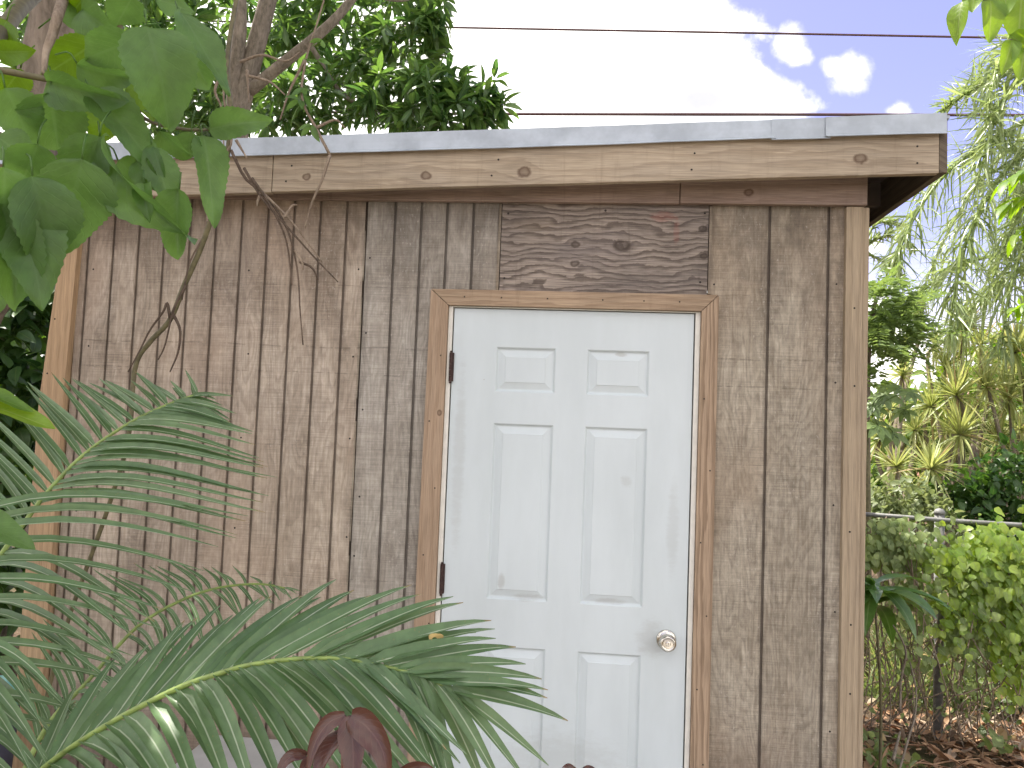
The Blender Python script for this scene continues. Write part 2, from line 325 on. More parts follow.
def door_mat():
    m, k, o = material('white_door_paint'); tc = k.n('ShaderNodeTexCoord', out=3); X, Y, Z = k.sep(tc)
    n = k.noise(k.xyz(k.m('MULTIPLY', X, 5.0), Y, k.m('MULTIPLY', Z, 1.3)), 1, 5, .6)
    sc = k.noise(k.xyz(k.m('MULTIPLY', X, 14.0), Y, k.m('MULTIPLY', Z, 40.0)), 1, 5, .75)
    c = k.mix(k.sm(n, .3, .7), (.575, .63, .632), (.52, .573, .572))
    c = k.mix(k.sm(sc, .62, .8, 0.0, .35), c, (.52, .53, .5))
    sp = k.n('ShaderNodeTexVoronoi', {'Vector': k.xyz(X, 0.0, Z), 'Scale': 9.0})
    c = k.mix(k.sm(sp, .012, .022, .6, 0.0), c, (.2, .17, .13))
    for (sx, sz, rx, rz_, f_) in ((.185, 1.09, .012, .03, .5), (.57, 1.885, .02, .008, .6), (.70, .93, .05, .06, .35), (.2, .70, .03, .02, .45), (.28, 1.04, .06, .012, .4), (.6, 1.45, .02, .02, .3), (.56, 1.045, .06, .01, .4), (.76, 1.3, .02, .15, .2), (.02, 1.5, .02, .3, .25), (.4, .5, .2, .1, .25)):
        q = k.m('ADD', k.m('POWER', k.m('ABSOLUTE', k.m('DIVIDE', k.m('SUBTRACT', X, sx), rx)), 2.0), k.m('POWER', k.m('ABSOLUTE', k.m('DIVIDE', k.m('SUBTRACT', Z, sz), rz_)), 2.0))
        q = k.m('ADD', q, k.m('MULTIPLY', k.m('SUBTRACT', sc, .5), 4.0)); c = k.mix(k.sm(q, .0, 1.6, f_, 0.0), c, (.33, .33, .30))
    dr = k.noise(k.xyz(k.m('MULTIPLY', X, 60.0), Y, k.m('MULTIPLY', Z, 2.0)), 1, 3, .6)
    c = k.mix(k.sm(dr, .6, .8, 0.0, .18), c, (.6, .6, .56))
    finish(k, o, c, .38, dr, .03, .002, 0, .45); return m
M_door = door_mat()

# ------------------------------------------------------------------ ground
def ground_mat():
    m, k, o = material('soil'); tc = k.n('ShaderNodeTexCoord', out=3)
    a = k.noise(tc, 1.3, 6, .6); b = k.noise(tc, 38, 6, .7); g = k.noise(tc, .5, 4)
    c = k.mix(k.sm(b, .3, .7), (.06, .042, .028), (.17, .12, .08))
    c = k.mix(k.sm(a, .45, .62, 0.0, .5), c, (.10, .085, .045))
    c = k.mix(k.sm(g, .52, .62, 0.0, .7), c, (.07, .09, .03))
    finish(k, o, c, .95, b, .9, .03, 0, .1); return m
g = MB(); n = 60
xs = np.sinh(np.linspace(-1, 1, n+1)*5.2)*(160/np.sinh(5.2)); GX, GY = np.meshgrid(xs, xs)
gz = -.05 + .035*np.sin(GX*1.7+1)*np.cos(GY*1.3) * np.exp(-(GX**2+GY**2)/900)
V = np.stack([GX.ravel(), GY.ravel(), gz.ravel()], 1)
F = np.array([(i*(n+1)+j, i*(n+1)+j+1, (i+1)*(n+1)+j+1, (i+1)*(n+1)+j) for i in range(n) for j in range(n)])
g.add(V, F); tag(g.build('ground', ground_mat(), smooth=True), kind='structure')

# unseen pale concrete pad, added to bounce sunlight onto the shed front
pm, pk, po = material('bounce_pad_concrete'); ptc = pk.n('ShaderNodeTexCoord', out=3); pn = pk.noise(ptc, 6, 7, .65)
finish(pk, po, pk.mix(pk.sm(pn, .3, .7), (.40, .38, .34), (.56, .53, .48)), .9, pn, .4, .004, 0, .15)
pad_mb = MB(); pad_mb.box(-1.0, 1.7, -9.0, -.24, -.2, -.012); tag(pad_mb.build('bounce_pad', pm), kind='structure')
# ------------------------------------------------------------------ shed
shed = thing('garden_shed', 'weathered brown plywood shed with a white panelled door and pale metal roof edge', 'shed')
ZB = 0.02
def siding(name, x0, x1, z0, z1, grooves, mat, y=0.0, th=.016, nails=(), extra=()):
    mb = MB()
    def panel(x0, x1, z0, z1):
        xs = [(x0, y)]
        for gx in grooves:
            if x0+.012 < gx < x1-.012:
                xs += [(gx-.0050, y), (gx-.0036, y+.007), (gx+.0036, y+.007), (gx+.0050, y)]
        xs += [(x1, y), (x1, y+th), (x0, y+th)]
        # grooves run out of true by a hair, as cut plywood does
        nn = len(xs); V = []
        for z in (z0, z1): V += [(x, yy, z) for x, yy in xs]
        mb.add(V, [(i, (i+1) % nn, nn+(i+1) % nn, nn+i) for i in range(nn)])
    panel(x0, x1, z0, z1)
    for e in extra: panel(*e)
    for (nx, nz) in nails: mb.lathe((nx, y-.0005, nz), [(0, .0034), (.001, .0024)], sides=8, mi=1)
    o = mb.build(name, [mat, M_nail], shed); return o
def nails_on(xlist, z0, z1, step, jit=.02):
    return [(x+rng.normal()*.006, z+rng.normal()*jit) for x in xlist for z in np.arange(z0, z1, step)]
gl = [-1.395+.0973*i for i in range(-0, 11)]
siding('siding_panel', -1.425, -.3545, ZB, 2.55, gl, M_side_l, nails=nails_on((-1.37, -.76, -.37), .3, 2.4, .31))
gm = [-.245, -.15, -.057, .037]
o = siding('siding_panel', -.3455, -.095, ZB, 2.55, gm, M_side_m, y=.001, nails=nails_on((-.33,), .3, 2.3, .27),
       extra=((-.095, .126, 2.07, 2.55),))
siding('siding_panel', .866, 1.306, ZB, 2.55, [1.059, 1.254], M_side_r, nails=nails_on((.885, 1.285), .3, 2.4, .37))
for f in ():
    pass
b = MB(); b.box(-.37, -.33, .0165, .022, ZB, 2.54); b.build('backing_strip', M_dark, shed)
for z0, z1, dx in ((.4, 1.15, 0), (1.2, 1.62, .001), (1.7, 2.06, -.001), (2.12, 2.3, .0005)):
    b = MB(); b.prism([(-.3525+dx, z0), (-.3505+dx, z0), (-.3488+dx, (z0+z1)/2), (-.351+dx, z1), (-.3535+dx, z1), (-.3545+dx, (z0+z1)/2)], -.004, .006); b.build('splinter', M_side_r, shed)
b = MB(); b.prism([(.126, 2.094), (.1355, 2.094), (.1365, 2.405), (.1275, 2.405)], -.004, .010); b.build('trim_strip', M_side_r, shed)
b = MB(); b.prism([(.8565, 2.10), (.8655, 2.10), (.8655, 2.405), (.8555, 2.405)], -.006, .010); b.build('trim_strip', M_side_r, shed)
# header plywood over the door
b = MB(); b.prism([(.1385, 2.06), (.854, 2.06), (.853, 2.55), (.1385, 2.55)], -.002, .012)
for (x, z) in ((.16, 2.37), (.155, 2.14), (.83, 2.14), (.84, 2.38), (.5, 2.385)): b.lathe((x, -.0025, z), [(0, .004), (.001, .003)], sides=8, mi=1)
b.build('header_panel', [M_header, M_nail], shed)
# frieze boards
b = MB(); b.box(-1.56, .7495, -.03, -.0065, 2.405, 2.60); b.build('frieze_board', M_frieze, shed, bevel=.002)
b = MB(); b.box(.752, 1.369, -.031, -.0065, 2.4065, 2.60); b.build('frieze_board', M_fascia if False else M_frieze, shed, bevel=.002)
# corner posts
b = MB(); b.prism([(1.307, ZB-.02), (1.3625, ZB-.02), (1.3605, 2.404), (1.305, 2.404)], -.022, .012)
for z in (.35, .8, 1.02, 1.32, 1.8, 2.06): b.lathe((1.338+rng.normal()*.008, -.0225, z), [(0, .0042), (.001, .003)], sides=8, mi=1)
b.build('corner_post', [M_post, M_nail], shed, bevel=.002)
b = MB(); b.prism([(1.364, ZB-.02), (1.383, ZB-.02), (1.383, 2.404), (1.362, 2.404)], -.012, .075)
b.build('corner_post', [M_post], shed, bevel=.002)
b = MB(); b.prism([(-1.535, -.02), (-1.437, -.02), (-1.434, .6), (-1.433, 1.66), (-1.414, 2.404), (-1.468, 2.404), (-1.50, 2.0), (-1.526, 1.65), (-1.532, .6)], -.026, .05)
for z in (.5, 1.1, 1.75, 1.95): b.lathe((-1.50+rng.normal()*.02, -.0265, z), [(0, .0042), (.001, .003)], sides=8, mi=1)
b.build('corner_post', [M_post_l, M_nail], shed, bevel=.002)
# side and rear walls, floor slab
D = 2.4
for x, nm in ((1.37, 'side_wall'), (-1.51, 'side_wall')):
    mb = MB(); xs = []
    n_ = int(D/.195); prof = [(0, .06)]
    sgn = 1 if x > 0 else -1
    for i in range(1, n_+1):
        yy = .06+i*.19; prof += [(0, yy-.005), (-.008*sgn, yy-.003), (-.008*sgn, yy+.003), (0, yy+.005)]
    prof += [(0, D), (-.016*sgn, D), (-.016*sgn, .06)]
    nn = len(prof); mb.add([(x+px, py, z) for z in (ZB, 2.53) for px, py in prof], [(i, (i+1) % nn, nn+(i+1) % nn, nn+i) for i in range(nn)])
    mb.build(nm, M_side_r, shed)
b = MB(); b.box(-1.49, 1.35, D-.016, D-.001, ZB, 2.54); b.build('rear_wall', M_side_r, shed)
b = MB(); b.box(-1.56, 1.40, -.03, D+.03, -.12, ZB-.003); b.build('floor_slab', plain('concrete', (.32, .31, .29), .9), shed)
# roof: single slope falling to the left, boards under it
YF = -.13; YR = D+.25; XL, XR = -1.78, 1.581
def rz(x): return 2.609 + .0385*(x-1.566)        # top of fascia / underside of deck
SL = .0385
def slab(mb, x0, x1, y0, y1, zlo, zhi, mi=0):   # follows the roof slope
    mb.hexa([(x0, y0, rz(x0)+zlo), (x1, y0, rz(x1)+zlo), (x1, y1, rz(x1)+zlo), (x0, y1, rz(x0)+zlo),
             (x0, y0, rz(x0)+zhi), (x1, y0, rz(x1)+zhi), (x1, y1, rz(x1)+zhi), (x0, y1, rz(x0)+zhi)], mi)
b = MB(); slab(b, XL-.01, XR+.003, YF-.004, YR+.008, .052, .062)
xr_ = XL
while xr_ < XR:      # shallow ribs on top of the sheet
    slab(b, xr_, xr_+.03, YF+.01, YR, .0622, .067); xr_ += .23
b.build('roof_sheet', M_flash, shed)
b = MB(); slab(b, XL+.002, XR-.002, YF+.027, YR-.027, .002, .05); b.build('roof_deck', M_dark, shed)
for i, (x0, x1) in enumerate(((XL, -.653), (-.6505, XR-.0275))):
    b = MB(); slab(b, x0, x1, YF, YF+.025, -.1245 if i else -.1265, .0505)
    for j in range(4 if i else 2):
        xx = x0+.12+j*(x1-x0-.2)/(3 if i else 1.2)+rng.normal()*.03
        for dz in (-.09, -.035): b.lathe((xx+rng.normal()*.01, YF-.0006, rz(xx)+dz), [(0, .0045), (.001, .003)], sides=8, mi=1)
    b.build('fascia_board', [M_fascia, M_nail], shed, bevel=.002)
M_rake = wood('rake_pine', (.15, .12, .08), (.09, .07, .05), axis='y', freq=34, blot=.4)
b = MB(); slab(b, XR-.0265, XR-.0005, YF+.002, YR, -.1235, .05); b.build('rake_board', M_rake, shed, bevel=.002)
b = MB(); slab(b, XL+.0005, XL+.024, YF+.0255, YR, -.1215, .05); b.build('rake_board', M_rake, shed, bevel=.002)
for y_ in (.35, .96, 1.57, 2.18):
    b = MB(); slab(b, 1.39, XR-.028, y_, y_+.038, -.088, .0015); b.build('rafter_tail', M_dark, shed)
# metal drip edge in lapped lengths
def flashing(x0, x1, off, drop):
    mb = MB(); n_ = max(2, int((x1-x0)/.06)); xs = np.linspace(x0, x1, n_+1); ph = rng.uniform(0, 6)
    V = []; F = []
    for i, x in enumerate(xs):
        w = .0016*math.sin(x*5+ph)+.001*math.sin(x*17+ph); dz = .0012*math.sin(x*3.3+ph*2)
        zt = rz(x)+.065+off*.3; zb = rz(x)+.002-drop+dz
        y = YF-.010-off+w*.4
        V += [(x, y+.05, zt+.001), (x, y, zt), (x, y-.001+w*.3, (zt+zb)/2), (x, y-.003+w, zb+.004), (x, y-.009+w, zb-.001), (x, y-.0075+w, zb-.003), (x, y+.002+w, zb+.003), (x, y+.0025, zt-.003), (x, y+.05, zt-.001)]
    for i in range(n_):
        for j in range(8): F.append((i*9+j, i*9+j+1, (i+1)*9+j+1, (i+1)*9+j))
    mb.add(V, F); return mb
f1 = flashing(XL-.012, 1.04, 0, .001); f1.build('drip_edge', M_flash, shed)
f1 = flashing(1.025, 1.21, .0025, .0045); f1.build('drip_edge', M_flash, shed)
f1 = flashing(1.195, XR-.010, .005, .0015); f1.build('drip_edge', M_flash, shed)
b = MB(); slab(b, XR+.0035, XR+.0055, YF+.04, YR, -.0025, .051); b.build('drip_edge', M_flash, shed)

# door opening: casing, jamb, door
DW, DH, DX = .813, 2.03, -.0165
def casing(name, poly, mat, nails=()):
    mb = MB(); mb.prism(poly, -.02, .012)
    for (x, z) in nails: mb.lathe((x, -.0205, z), [(0, .0035), (.001, .0025)], sides=8, mi=1)
    mb.build(name, [mat, M_nail], shed, bevel=.0018)
zo, zi = 2.0935, 2.0375; xlo, xli, xro, xri = -.1005, -.0365, .8915, .8345
casing('door_casing', [(xlo-.012, ZB), (xli-.003, ZB), (xli, zi), (xlo, zo-.0005)], M_case_v2, [(-.085+.03*(i % 2), .25+.23*i) for i in range(8)])
casing('door_casing', [(xri-.001, ZB), (xro+.003, ZB), (xro, zo), (xri, zi)], M_case_v, [(.85+.025*(i % 2), .3+.24*i) for i in range(7)])
casing('door_casing', [(xli+.0012, zi+.0006), (xri-.0012, zi+.0006), (xro-.0012, zo+.0016), (xlo+.0012, zo+.0006)], M_case_h, [(x, 2.068) for x in (.02, .15, .31, .5, .64, .76)])
b = MB()
b.prism([(xli-.002, ZB), (DX-.0045, ZB), (DX-.0045, DH+.0035), (xli+.001, zi-.0002)], -.004, .09)
b.build('door_jamb', M_jamb, shed, bevel=.001)
b = MB(); b.prism([(DW+.0045, ZB), (xri-.0016, ZB), (xri-.0006, zi-.0002), (DW+.0045, DH+.0035)], -.004, .09); b.build('door_jamb', M_jamb, shed, bevel=.001)
b = MB(); b.prism([(DX-.004, DH+.0038), (DW+.004, DH+.0038), (xri-.001, zi-.0006), (xli+.0016, zi-.0006)], -.0045, .09); b.build('door_jamb', M_jamb, shed)
b = MB(); b.box(-.043, .833, .048, .06, ZB, DH+.003); b.build('door_stop', M_dark, shed)
# six-panel slab with pressed panels
def slab_door():
    mb = MB(); y0 = .002
    px = [(.137, .345), (.454, .666)]; pz = [(1.742, 1.898), (1.030, 1.632), (.235, .872)]
    xs = [DX, .137, .345, .454, .666, DW]; zs = [.022, .235, .872, 1.030, 1.632, 1.742, 1.898, DH]
    pan = [(a, c) for a in px for c in pz]
    for i in range(5):
        for j in range(7):
            x0, x1, z0, z1 = xs[i], xs[i+1], zs[j], zs[j+1]
            if any(abs(a[0]-x0) < 1e-6 and abs(c[0]-z0) < 1e-6 for a, c in pan): continue
            mb.add([(x0, y0, z0), (x1, y0, z0), (x1, y0, z1), (x0, y0, z1)], [(0, 1, 2, 3)])
    for (x0, x1), (z0, z1) in pan:
        st = [(0, 0), (.002, .0015), (.0065, .0075), (.009, .0085), (.012, .0085), (.033, .0025), (.0345, .0008), (.036, .0008)]
        for (i0, d0), (i1, d1) in zip(st, st[1:]):
            A = [(x0+i0, z0+i0), (x1-i0, z0+i0), (x1-i0, z1-i0), (x0+i0, z1-i0)]; B = [(x0+i1, z0+i1), (x1-i1, z0+i1), (x1-i1, z1-i1), (x0+i1, z1-i1)]
            for q in range(4):
                p, r = q, (q+1) % 4
                mb.add([(A[p][0], y0+d0, A[p][1]), (A[r][0], y0+d0, A[r][1]), (B[r][0], y0+d1, B[r][1]), (B[p][0], y0+d1, B[p][1])], [(0, 1, 2, 3)])
        e, d = st[-1]; mb.add([(x0+e, y0+d, z0+e), (x1-e, y0+d, z0+e), (x1-e, y0+d, z1-e), (x0+e, y0+d, z1-e)], [(0, 1, 2, 3)])
    y1 = y0+.044; z0 = .022
    mb.add([(DX, y0, z0), (DW, y0, z0), (DW, y0, DH), (DX, y0, DH), (DX, y1, z0), (DW, y1, z0), (DW, y1, DH), (DX, y1, DH)],
           [(0, 4, 5, 1), (1, 5, 6, 2), (2, 6, 7, 3), (3, 7, 4, 0), (5, 4, 7, 6)])
    return mb
door = slab_door().build('door', M_door, shed); door['label'] = 'white six-panel door with a round nickel knob'
for zc in (1.822, 1.09, .28):
    mb = MB(); xk = DX-.0035
    for k_ in range(5):
        z0 = zc-.05+k_*.0202; mb.lathe((xk, -.008, z0), [(0, .0062), (.0192, .0062)], (0, 0, 1), 10)
    mb.lathe((xk, -.008, zc+.0512), [(0, .004), (.003, .005), (.006, .002)], (0, 0, 1), 10)
    mb.lathe((xk, -.008, zc-.058), [(0, .002), (.003, .005), (.007, .004)], (0, 0, 1), 10)
    mb.box(DX-.002, DX+.006, -.006, .0016, zc-.05, zc+.05); mb.build('hinge', M_hinge, door)
mb = MB(); kc = (.748, .002, .93)
mb.lathe(kc, [(0, .033), (.003, .033), (.006, .0305), (.009, .024), (.0105, .015)], sides=32); mb.build('rosette', M_knob, door, smooth=True)
mb = MB(); mb.lathe(kc, [(.0105, .0125), (.022, .0115), (.028, .018), (.034, .0255), (.043, .0285), (.052, .0275), (.058, .0225), (.0595, .0205), (.057, .019), (.0565, .0155)], sides=32)
mb.build('knob', M_knob, door, smooth=True)
mb = MB(); mb.lathe(kc, [(.0562, .0085), (.0585, .0082), (.0592, .006)], sides=20)
mb.box(kc[0]-.0009, kc[0]+.0009, kc[1]-.0602, kc[1]-.0588, kc[2]-.005, kc[2]+.005, 1); mb.build('keyhole', [M_knob, M_nail], door)
b = MB(); b.box(-.042, .833, -.03, .045, .003, .0205); b.build('threshold', plain('aluminium', (.5, .5, .5), .4, .9), shed)

# ------------------------------------------------------------------ foreground palm
M_pleaf = leaf_mat('palm_leaflet', (.076, .142, .052), (.128, .20, .088), (.42, .48, .33), trans=.22, rough=.42, spec=.42, spots=.15, tip=.55)
M_prach = plain('palm_rachis', (.20, .27, .07), .45, 0, .25, 30)
M_ptrunk = bark('palm_trunk_bark', (.16, .15, .09), (.08, .07, .05))
crown = at(-45, 850, -1.12)
palm = thing('palm', 'leafy green palm with long arching fronds in front of the shed wall', 'palm', (crown[0], crown[1], -.05))
mb = MB(); mb.tube(spline([(crown[0]-.03, crown[1], -.08), (crown[0], crown[1]+.01, .3), crown+np.array([0, 0, .03])], 14), np.linspace(.055, .03, 14), 12); mb.build('trunk', M_ptrunk, palm, True)
def frond(parent, base, sides, nl, wid, rr=(.008, .0025), arch=.10, mat=None, rmat=None, upv=None, jitter=.012, segs=9):
    """base: 3D polyline; sides: list of (s list, tip polyline) ; leaflets run from rachis to tip curve with an arch"""
    B = spline(base, 60)
    r = MB(); r.tube(B, np.linspace(rr[0], rr[1], 60), 8); ro = r.build('frond', rmat or M_prach, parent, True)
    lv = MB()
    for side, (ss, tips, s0, s1, bend) in enumerate(sides):
        for s in np.linspace(s0, s1, nl):
            if rng.random() < .05: continue
            s_ = min(1, max(0, s+rng.normal()*.004)); p = B[int(s_*59)] if s_ < 1 else B[-1]
            i = min(58, int(s_*59)); u = s_*59-i; p = B[i]*(1-u)+B[i+1]*u; tg = nrm(B[i+1]-B[max(0, i-1)])
            tip = interp(tips, s_, ss)+rng.normal(size=3)*jitter
            L = np.linalg.norm(tip-p)
            d0 = nrm(nrm(tip-p)*.8 + tg*(.3 if bend > 0 else .04))
            mid1 = p+d0*L*.33+np.array([0, 0, arch*L*bend*.8]); mid2 = p+(tip-p)*.68+np.array([0, 0, arch*L*bend])
            t = np.linspace(0, 1, segs)[:, None]
            P = (1-t)**3*p+3*(1-t)**2*t*mid1+3*(1-t)*t*t*mid2+t**3*tip
            tt = t[:, 0]; w = wid*rng.uniform(.85, 1.1)*np.clip(tt/.07, .45, 1)*np.clip((1-tt)/.6, .02, 1)**.7*min(1, (L/.25))**.5
            view = nrm(CAM-p)
            up = nrm(np.array([0, 0, 1.0])*.55 + view*.75 + rng.normal(size=3)*.12) if upv is None else nrm(upv+rng.normal(size=3)*.2)
            strip(lv, P, w, up, fold=rng.uniform(.45, .95))
    lv.build('leaflets', mat or M_pleaf, ro, True); return ro
def P3(L, Y=None):
    return np.array([at(*(q if len(q) == 3 else (*q, Y))) for q in L])
# upper frond
frond(palm, np.vstack([crown[None], P3([(-62, 700, -1.05), (-20, 590, -1.0), (27, 519, -.95), (60, 478, -.92), (92, 448, -.88), (133, 421, -.84), (169, 404, -.80), (197, 394, -.78)])]),
  [([0, .15, .22, .3, .38, .46, .55, .65, .75, .85, .93, 1], P3([(60, 790, -1.2), (70, 775, -1.25), (122, 684, -1.2), (150, 630, -1.15), (226, 540, -1.05), (268, 503, -1.0), (271, 478, -.95), (264, 462, -.9), (256, 445, -.86), (243, 428, -.82), (228, 411, -.8), (218, 398, -.78)]), .14, 1, 1.0),
   ([0, .3, .4, .5, .6, .7, .8, .9, 1], P3([(-150, 600, -.85), (-80, 450, -.8), (-40, 425, -.78), (-8, 400, -.75), (28, 384, -.72), (60, 376, -.7), (98, 380, -.7), (150, 378, -.72), (190, 380, -.75)]), .2, 1, .0)], 36, .0098, arch=.02)
# middle frond, behind
frond(palm, np.vstack([crown[None]+np.array([.02, .1, 0]), P3([(22, 775, -.75), (50, 722, -.68), (87, 682, -.62), (136, 628, -.55), (180, 601, -.5), (218, 588, -.46), (258, 584, -.44), (285, 588, -.42)])]),
  [([0, .25, .4, .55, .7, .85, 1], P3([(0, 720, -.7), (15, 655, -.62), (48, 612, -.55), (100, 575, -.48), (172, 562, -.42), (235, 570, -.4), (296, 590, -.4)]), .2, 1, .4),
   ([0, .25, .4, .55, .7, .85, 1], P3([(60, 800, -.8), (110, 742, -.75), (128, 702, -.72), (178, 662, -.62), (228, 632, -.55), (268, 606, -.48), (296, 594, -.42)]), .2, 1, .5)], 30, .0082, arch=.02)
# front frond
frond(palm, np.vstack([crown[None]+np.array([.03, -.05, 0]), P3([(20, 792, -1.3), (54, 760, -1.36), (109, 724, -1.40), (174, 690, -1.44), (218, 674, -1.46), (250, 665, -1.47), (297, 659, -1.48), (344, 659, -1.49), (391, 668, -1.5), (422, 676, -1.5), (452, 690, -1.5)])]),
  [([0, .12, .2, .3, .4, .5, .58, .66, .72, .78, .84, .89, .93, .965, 1], P3([(40, 700, -1.1), (84, 690, -1.12), (150, 640, -1.15), (222, 612, -1.2), (300, 588, -1.24), (352, 584, -1.28), (418, 594, -1.32), (456, 600, -1.36), (484, 622, -1.4), (512, 645, -1.42), (528, 664, -1.44), (536, 681, -1.46), (551, 702, -1.48), (558, 713, -1.48), (556, 726, -1.48)]), .1, 1, 1.0),
   ([0, .12, .2, .3, .4, .5, .58, .66, .72, .78, .84, .89, .93, .965, 1], P3([(60, 850, -1.5), (105, 830, -1.55), (150, 830, -1.58), (205, 830, -1.6), (268, 830, -1.6), (340, 815, -1.6), (395, 812, -1.6), (432, 800, -1.6), (447, 770, -1.58), (452, 742, -1.56), (448, 800, -1.54), (455, 812, -1.54), (490, 812, -1.54), (520, 790, -1.52), (534, 776, -1.5)]), .1, 1, .35)], 37, .0124, rr=(.0065, .002), arch=.05)
frond(palm, np.vstack([crown[None]+np.array([-.03, .03, 0]), P3([(-62, 770, -1.15), (-72, 690, -1.2), (-70, 620, -1.22), (-55, 560, -1.22), (-40, 520, -1.2)])]),
  [([0, .3, .45, .6, .75, .9, 1], P3([(60, 800, -1.15), (100, 735, -1.12), (122, 684, -1.1), (150, 632, -1.05), (190, 590, -1.0), (228, 540, -.98), (222, 520, -.98)]), .3, 1, 1.1),
   ([0, 1], P3([(-200, 760, -1.3), (-190, 480, -1.3)]), .3, 1, .5)], 12, .0095, arch=.07)
# a low frond leaving the frame on the left
frond(palm, np.vstack([crown[None]+np.array([-.02, -.02, 0]), P3([(-70, 760, -1.25), (-60, 700, -1.3), (-50, 660, -1.35), (-30, 640, -1.4)])]),
  [([0, .4, .7, 1], P3([(30, 830, -1.3), (52, 790, -1.32), (58, 770, -1.34), (40, 700, -1.4)]), .3, 1, 1.6),
   ([0, 1], P3([(-160, 760, -1.2), (-120, 600, -1.3)]), .3, 1, .5)], 9, .011)
sc_ = at(436, 638, -1.45); mb = MB(); V = [(0, 0, 0)]
mb.add([(sc_+_R*math.cos(t_)*.0115*(1+.15*math.sin(3*t_))+_U*math.sin(t_)*.0085*(1+.2*math.cos(2*t_))+np.array([0, -.002*math.sin(2*t_), 0])) for t_ in np.linspace(0, 2*math.pi, 15)[:-1]]+[(sc_+_R*(-.002+math.cos(t_)*.004)+_U*(-.001+math.sin(t_)*.0022)) for t_ in np.linspace(0, 2*math.pi, 15)[:-1]], [(i, (i+1) % 14, 14+(i+1) % 14, 14+i) for i in range(14)])
M_dry = plain('dry_leaf_spot', (.46, .33, .12), .7)
o = mb.build('dead_leaf', M_dry); so_ = o.modifiers.new('thick', 'SOLIDIFY'); so_.thickness = .0012
tag(o, 'scrap of tan dead leaf with a hole caught on the front palm frond', 'leaf')
# ------------------------------------------------------------------ large-leaved tree at the left
M_big = leaf_mat('broad_leaf', (.070, .145, .042), (.122, .215, .060), (.12, .21, .07), trans=.52, rough=.42, veins=.3, spec=.5)
M_bigy = leaf_mat('broad_leaf_young', (.085, .18, .025), (.13, .22, .03), (.16, .26, .06), trans=.5, rough=.45, veins=.3)
M_bark = bark('grey_bark', (.25, .205, .16), (.12, .10, .075))
M_twig = bark('twig_bark', (.33, .265, .195), (.20, .15, .105), 40)
M_twig_d = bark('twig_bark_dark', (.15, .11, .08), (.08, .06, .045), 40)
M_green_stem = plain('green_stem', (.12, .105, .05), .6, 0, .3, 40)
def gp(p): return np.array([p[0], p[1], -.08])
tp = P3([(75, -260, -.75), (62, -60, -.62), (56, 10, -.58), (40, 90, -.55), (28, 190, -.55), (8, 262, -.55), (-35, 330, -.55), (-60, 500, -.55)])
big = thing('broadleaf_tree', 'grey trunked tree with large toothed green leaves hanging by the roof corner', 'tree', (tp[-1][0], tp[-1][1], -.05))
b = MB(); b.tube(spline(np.vstack([gp(tp[-1]+np.array([-.1, 0, 0]))[None], tp[::-1]]), 40), np.linspace(.085, .055, 40)*np.where(np.arange(40) < 3, 1.2, 1), 14); b.build('trunk', M_bark, big, True)
def branch(parent, pts, r0, r1, mat=M_twig, n=24, name='branch', sides=8):
    q = MB(); q.tube(spline(pts, n), np.linspace(r0, r1, n), sides); return q.build(name, mat, parent, True)
branch(big, P3([(60, -60, -.62), (45, -20, -1.0), (20, 8, -1.3), (0, 34, -1.5), (-40, 80, -1.6)]), .02, .011, M_green_stem)
branch(big, P3([(70, -120, -.7), (85, -60, -1.1), (63, 0, -1.5), (52, 36, -1.55), (46, 52, -1.56), (44, 75, -1.57)]), .012, .0035)
branch(big, P3([(-60, 60, -1.6), (0, 70, -1.6), (30, 76, -1.58), (60, 82, -1.56), (95, 92, -1.52), (130, 110, -1.48), (160, 125, -1.42), (205, 130, -1.36), (238, 120, -1.34)]), .006, .0022, M_green_stem)
branch(big, P3([(55, -120, -1.2), (110, -60, -1.45), (125, -10, -1.5), (118, 40, -1.52), (120, 95, -1.5), (150, 165, -1.45), (172, 180, -1.42)]), .007, .002, M_green_stem)
branch(big, P3([(-40, 110, -1.62), (10, 140, -1.6), (55, 160, -1.58), (80, 180, -1.57)]), .005, .002, M_green_stem)
TB = [leaf_tpl('ovate', 30, 4, 1.0, f_, dr, .035, rp, i) for i, (f_, dr, rp) in enumerate(((.15, .5, .04), (.3, .8, .06), (.1, .35, .05), (.4, .6, .07)))]
z = 2.926
